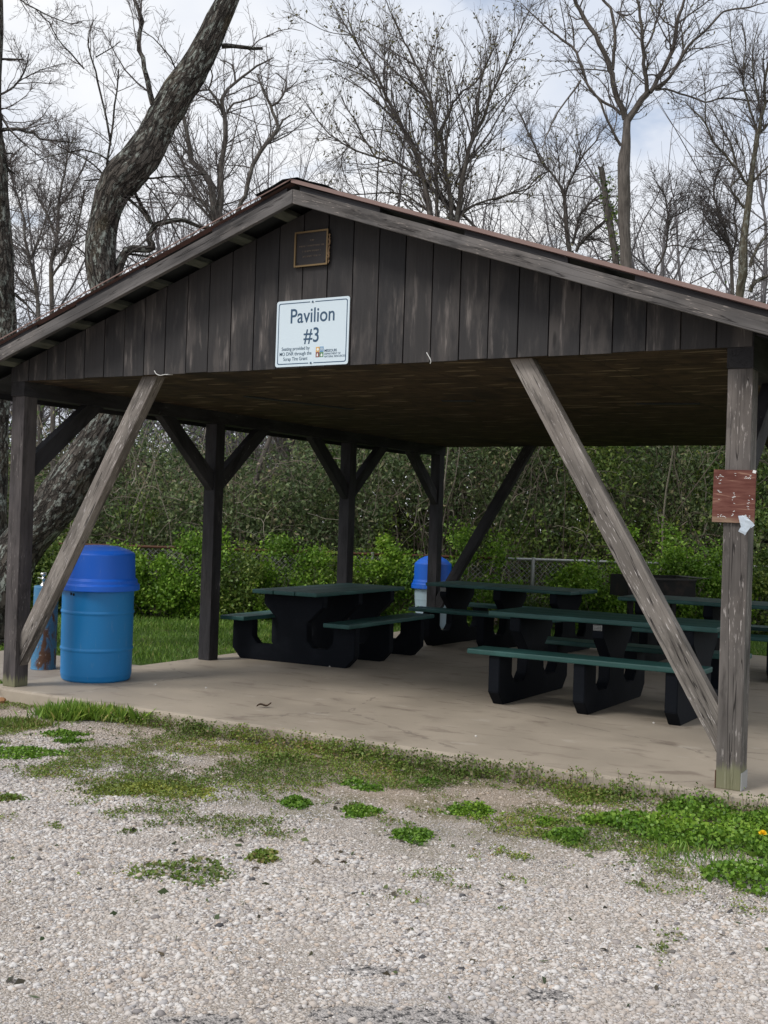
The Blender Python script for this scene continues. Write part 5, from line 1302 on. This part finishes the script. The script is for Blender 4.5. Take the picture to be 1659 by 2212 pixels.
# straw, twigs and leaf bits blown onto the gravel
n = 900; x = RNG.uniform(0, 7, n); y = RNG.uniform(-4.2, -0.1, n); k = inside(x, y); x, y = x[k], y[k]
D = RNG.normal(size=(len(x), 3)); D[:, 2] *= 0.12; D /= np.linalg.norm(D, axis=1, keepdims=True)
tag(leaves('leaf_litter', np.stack([x, y, ground_z(x, y)+0.008], -1), D, RNG.uniform(0.012, 0.05, len(x)), RNG.choice([0.05, 0.08, 0.35], len(x))[:, None], M['leaf_brown']), 'bits of straw and dead leaf scattered over the gravel', 'litter', kind='stuff')

def sprigs(name, x, y, hgt, mat, label, cat, nl=7, leaf=(0.010, 0.020), width=0.42, kind='stuff', parent=None, org=(0, 0, 0), spread=0.03):
    n = len(x); i = np.repeat(np.arange(n), nl)
    h = np.asarray(hgt)[i]*RNG.random(len(i))
    P = np.stack([x[i]+RNG.normal(size=len(i))*spread*0.5, y[i]+RNG.normal(size=len(i))*spread*0.5, ground_z(x[i], y[i])+h+0.004], -1)
    D = RNG.normal(size=P.shape); D[:, 2] = np.abs(D[:, 2])*0.6; D /= np.linalg.norm(D, axis=1, keepdims=True)
    o = leaves(name, P, D, RNG.uniform(*leaf, len(P)), width, M[mat], parent, org)
    if kind: tag(o, label, cat, kind=kind)
    return o
n = 52000; x = RNG.uniform(-1.0, 6.9, n); y = RNG.uniform(-3.2, -0.1, n)
f = fbm(x, y, 1.7, 6)+np.clip((y+1.6)/1.6, 0, 1)*0.17-np.clip((-y-1.7), 0, 2)*0.22
small = (fbm(x, y, 6.5, 61)-0.06*np.clip(-y-1.4, 0, 2) > 0.70) & (y > -2.7)
k = inside(x, y) & ((f > 0.55+RNG.random(n)*0.17) | (small & (RNG.random(n) < 0.7)))
sprigs('ground_weeds', x[k], y[k], np.full(k.sum(), 0.013), 'weed_dull', 'thin dull green weeds creeping through the gravel', 'weeds', 6, (0.007, 0.016))
# weeds along the foot of the slab
n = 1500; x = RNG.uniform(1.45, 6.9, n); y = -0.11-np.abs(RNG.normal(size=n))*0.085
k = RNG.random(n) < 0.45+0.7*(fbm(x, y*0, 2.3, 17)-0.3); x, y = x[k], y[k]
sprigs('edge_weeds', x, y, 0.03+0.11*RNG.random(len(x))*fbm(x, x*0, 3.1, 19)*1.3, 'weed_dull', 'strip of small leafy weeds along the front edge of the slab', 'weeds', 12, (0.010, 0.022), 0.45, spread=0.04)
ns = 420; sx_ = RNG.uniform(1.4, 6.8, ns); sy_ = -0.11-np.abs(RNG.normal(size=ns))*0.06; sh = RNG.uniform(0.04, 0.13, ns)*(0.7+0.45*np.clip((sx_-2)/4, 0, 1))
P0 = np.stack([sx_, sy_, ground_z(sx_, sy_)], -1); d = np.stack([RNG.normal(size=ns)*0.2, RNG.normal(size=ns)*0.2-0.05, np.ones(ns)], -1)
stt = Tubes(); stt.batch(np.stack([P0, P0+d*sh[:, None]*0.5, P0+d*sh[:, None]], 1), np.full((ns, 3), 0.0013), 3)
tag(stt.build('weed_stalks', M['vine']), 'thin seed stalks standing along the slab edge', 'weeds', kind='stuff')
tipi = np.repeat(np.arange(ns), 7); tp = (P0+d*sh[:, None])[tipi]+RNG.normal(size=(len(tipi), 3))*0.009
tag(leaves('seed_heads', tp, rand_unit(len(tp)), RNG.uniform(0.008, 0.016, len(tp)), 0.5, M['weed_dull']), 'small seed heads on the stalks at the slab edge', 'weeds', kind='stuff')

def clump(label, px_, py_, rx, ry, h, n, mat='weed', leaf=(0.012, 0.024), width=0.42, blades=False, cat='weed', name='weed_clump', group='weed clumps in the gravel'):
    c = on_ground(px_, py_); gz = float(ground_z(c[0], c[1]))
    t = thing(name, label, cat, (c[0], c[1], gz), 0, group)
    a = RNG.uniform(0, 2*np.pi, n); q = np.sqrt(RNG.random(n)); far = RNG.random(n) < 0.22; q = np.where(far, 0.7+np.abs(RNG.normal(size=n))*0.35, q); wob = 1+0.22*np.sin(a*3+px_)+0.15*np.sin(a*5+py_)
    f = np.array([FWD[0], FWD[1]]); f /= np.linalg.norm(f); rr_ = np.array([f[1], -f[0]])
    u, v = q*np.cos(a)*rx*wob, q*np.sin(a)*ry*wob
    x, y = c[0]+u*rr_[0]+v*f[0], c[1]+u*rr_[1]+v*f[1]
    z = ground_z(x, y)+0.72*h*np.clip(1-q**2.2, 0.12, 1)*RNG.uniform(0.15, 1.0, n)*(0.6+0.8*vnoise(x, y, 9, 3))
    P = np.stack([x, y, z], -1)
    D = RNG.normal(size=P.shape)
    if blades: D *= 0.5; D[:, 2] = 1; P[:, 2] = ground_z(x, y)
    else: D[:, 2] = np.abs(D[:, 2])*0.45
    D /= np.linalg.norm(D, axis=1, keepdims=True)
    ok = (y < -0.105) | (x < -0.12); P, D = P[ok], D[ok]
    leaves('foliage', P, D, RNG.uniform(*leaf, len(P)), width, M[mat], t, t.location[:])
    return t
for a in [
    ('small dark green weed mat near the left edge below the grass tuft', 138, 1590, 0.13, 0.10, 0.045, 900),
    ('smaller weed mat touching the front of the dark mat below the grass tuft', 150, 1606, 0.09, 0.05, 0.035, 420),
    ('wide flat green weed mat at the far left edge of the gravel', 45, 1628, 0.24, 0.17, 0.04, 2000),
    ('compact green weed clump in the gravel below the sign', 640, 1735, 0.075, 0.08, 0.055, 620),
    ('round green clover clump in the middle of the gravel with two faint clumps above it', 780, 1753, 0.092, 0.10, 0.055, 800),
    ('wider green clump right of centre, level with the middle clump', 1017, 1755, 0.12, 0.11, 0.06, 1000),
    ('isolated green clump lowest of the bright clumps right of centre', 892, 1806, 0.095, 0.10, 0.06, 860),
    ('round bushy clump between the centre clumps and the big clover patch', 1225, 1808, 0.095, 0.12, 0.07, 950),
    ('small dark weed farthest forward in the gravel left of centre', 570, 1850, 0.06, 0.08, 0.05, 420, 'weed_dull'),
    ('small green tuft in the gravel just before the slab left of the nearest table', 925, 1688, 0.065, 0.08, 0.05, 420),
    ('dark green flat clump close to the slab below the nearest table bench', 860, 1657, 0.14, 0.16, 0.045, 900, 'weed_dull'),
    ('thin flat weed above the middle clump', 762, 1688, 0.075, 0.06, 0.035, 300),
    ('thin flat weed just right of and below its twin above the middle clump', 797, 1700, 0.08, 0.06, 0.035, 320),
    ('little weed above the round bushy clump on the right', 1182, 1780, 0.07, 0.07, 0.04, 350),
    ('flat green weed strip near the slab beneath the end-on table', 610, 1640, 0.17, 0.16, 0.04, 900, 'weed_dull'),
    ('dark green weed strip near the slab, right of the flat strip beneath the end-on table', 700, 1618, 0.09, 0.10, 0.05, 520),
    ('grey green creeping patch close to the slab by the foot of the right brace', 1290, 1722, 0.19, 0.17, 0.05, 1300, 'weed_dull'),
    ('small green tuft at the left gravel margin among brown weeds', 20, 1720, 0.07, 0.06, 0.04, 350, 'weed_dull'),
    ('scattered dark weed patch lower left of centre', 400, 1880, 0.22, 0.16, 0.03, 700, 'weed_dull')]:
    clump(*a)
clump('sprawling yellow green weed patch in the left part of the gravel', 330, 1703, 0.35, 0.19, 0.04, 2800, 'weed_yellow')
clump('tall bright grass tuft against the slab before the blue drum', 185, 1550, 0.30, 0.20, 0.10, 2800, 'grass', (0.05, 0.15), 0.06, True, 'grass', 'grass_tuft', None)
clump('ragged olive grass at the far left end of the slab edge', 40, 1566, 0.22, 0.15, 0.05, 700, 'weed_dull', (0.03, 0.06), 0.12, True, 'grass', 'grass_tuft', None)
# the clover at the right edge is one mass
n = 60000; x = RNG.uniform(5.2, 7.6, n); y = RNG.uniform(-1.9, 0.35, n)
dd = ((x-5.80)*0.35+(y+0.78)*0.94)  # band running to the right
m_ = np.maximum.reduce([1-((x-5.86)/0.55)**2-((y+0.80)/0.19)**2, 1-((x-6.35)/0.42)**2-((y+0.42)/0.55)**2, 1-((x-6.42)/0.36)**2-((y+1.36)/0.17)**2, 1-((x-5.80)/0.23)**2-((y+0.30)/0.16)**2, 1-((x-7.0)/0.7)**2-((y+0.7)/0.9)**2])
k = (m_+(fbm(x, y, 3.4, 33)-0.5)*1.1 > 0.0) & ~((x < 6.5) & (y > -0.08)); x, y, mm = x[k], y[k], np.clip(m_[k], 0.05, 1)
hz = (0.02+0.075*np.sqrt(mm))*RNG.uniform(0.2, 1, len(x))*(0.5+vnoise(x, y, 8, 5))
P = np.stack([x, y, ground_z(x, y)+hz], -1); D = RNG.normal(size=P.shape); D[:, 2] = np.abs(D[:, 2])*0.5; D /= np.linalg.norm(D, axis=1, keepdims=True)
tag(leaves('clover', P, D, RNG.uniform(0.014, 0.028, len(P)), 0.45, M['weed']), 'thick patch of clover and grass spreading from the right edge', 'clover', kind='stuff')
n = 5200; x = RNG.uniform(5.6, 7.4, n); y = RNG.uniform(-1.5, 0.1, n); k = fbm(x, y, 2.2, 41) > 0.52; x, y = x[k], y[k]
P = np.stack([x, y, ground_z(x, y)], -1); D = RNG.normal(size=P.shape)*0.5; D[:, 2] = 1; D /= np.linalg.norm(D, axis=1, keepdims=True)
tag(leaves('grass_blades', P, D, RNG.uniform(0.03, 0.075, len(P)), 0.06, M['grass']), 'grass blades mixed into the clover at the right edge', 'grass', kind='stuff')

# dandelion: rosette, stalk, flower head
c = on_ground(1645, 1852); gz = float(ground_z(c[0], c[1]))
dn = thing('dandelion', 'single yellow dandelion flower in the clover at the right edge', 'dandelion', (c[0], c[1], gz))
t = Tubes(); t.one([(0, 0, 0), (0.004, 0, 0.05), (0.002, 0.002, 0.105)], [0.0022]*3, 6); t.build('stalk', M['weed'], dn)
a = RNG.uniform(0, 2*np.pi, 90); e_ = RNG.uniform(0.1, 1.2, 90); D = np.stack([np.cos(a)*np.cos(e_), np.sin(a)*np.cos(e_), np.sin(e_)], -1)
leaves('flower', np.array([[0.002, 0.002, 0.105]])+D*0.002, D, 0.021, 0.2, M['petal'], dn)
a = np.linspace(0, 2*np.pi, 9, endpoint=False); D = np.stack([np.cos(a), np.sin(a), np.full(9, 0.35)], -1)
leaves('rosette', np.zeros((9, 3)), D, 0.11, 0.16, M['weed'], dn)
c = np.array([1.63, -0.16, 0.0]); gz = float(ground_z(c[0], c[1]))
bw = thing('broadleaf_weed', 'broadleaf weed with upright jagged leaves against the slab edge', 'weed', (c[0], c[1], gz))
a = RNG.uniform(0, 2*np.pi, 16); D = np.stack([np.cos(a)*0.7, np.sin(a)*0.7, RNG.uniform(0.4, 1.5, 16)], -1); D /= np.linalg.norm(D, axis=1, keepdims=True)
leaves('rosette', np.zeros((16, 3)), D, RNG.uniform(0.09, 0.19, 16), 0.13, M['weed'], bw)

# small things lying about
def stone(name, label, cat, p, r, mat, sq=(1, 0.8, 0.7)):
    bm = bmesh.new(); bmesh.ops.create_icosphere(bm, subdivisions=2, radius=1.0)
    for v in bm.verts: v.co = Vector((v.co.x*sq[0], v.co.y*sq[1], v.co.z*sq[2]))*r*(1+0.22*math.sin(v.co.x*5+p[0]*9)*math.cos(v.co.y*4+v.co.z*3))
    o = tag(from_bm(name, bm, mat), label, cat); o.location = p; return o
stone('rock', 'orange brown rock at the foot of the slab by the left edge', 'rock', (0.21, -0.19, -0.075), 0.036, M['rock'])
rr = random.Random(77)
for k, (px_, py_, lab) in enumerate([(335, 1480, 'white pebble on the slab just right of the blue drum'), (712, 1441, 'white pebble at the foot of the end-on picnic table'), (445, 1487, 'white pebble on the slab below the second left post'),
                                     (1412, 1563, 'white pebble under the right end of the nearest table'), (1028, 1592, 'white pebble near the slab edge in the middle')]):
    c = on_ground(px_, py_, 0.0); stone('pebble', lab, 'pebble', (c[0], c[1], 0.005), 0.010, flat('white pebble', (0.62, 0.60, 0.56), 0.8) if k == 0 else bpy.data.materials['white pebble'])
c = on_ground(570, 1530, 0.0)
bm = bmesh.new(); n = 9
for j in range(n):
    s = j/(n-1); w = 0.022*math.sin(math.pi*min(1, s*0.9+0.08)); x = (s-0.5)*0.11; y = 0.035*math.sin(s*2.6); z = 0.010+0.018*s*s+0.01*math.sin(s*7)
    for q in (-1, 0, 1): bm.verts.new((x, y+q*w, z+abs(q)*0.012))
bm.verts.ensure_lookup_table()
for j in range(n-1):
    for q in range(2): bm.faces.new((bm.verts[j*3+q], bm.verts[j*3+q+1], bm.verts[j*3+q+4], bm.verts[j*3+q+3]))
o = tag(from_bm('dead_leaf', bm, M['deadleaf'], smooth=True), 'curled dead brown leaf lying on the slab', 'leaf'); o.location = (c[0], c[1], 0.0); o.rotation_euler = (0, 0, R(35))
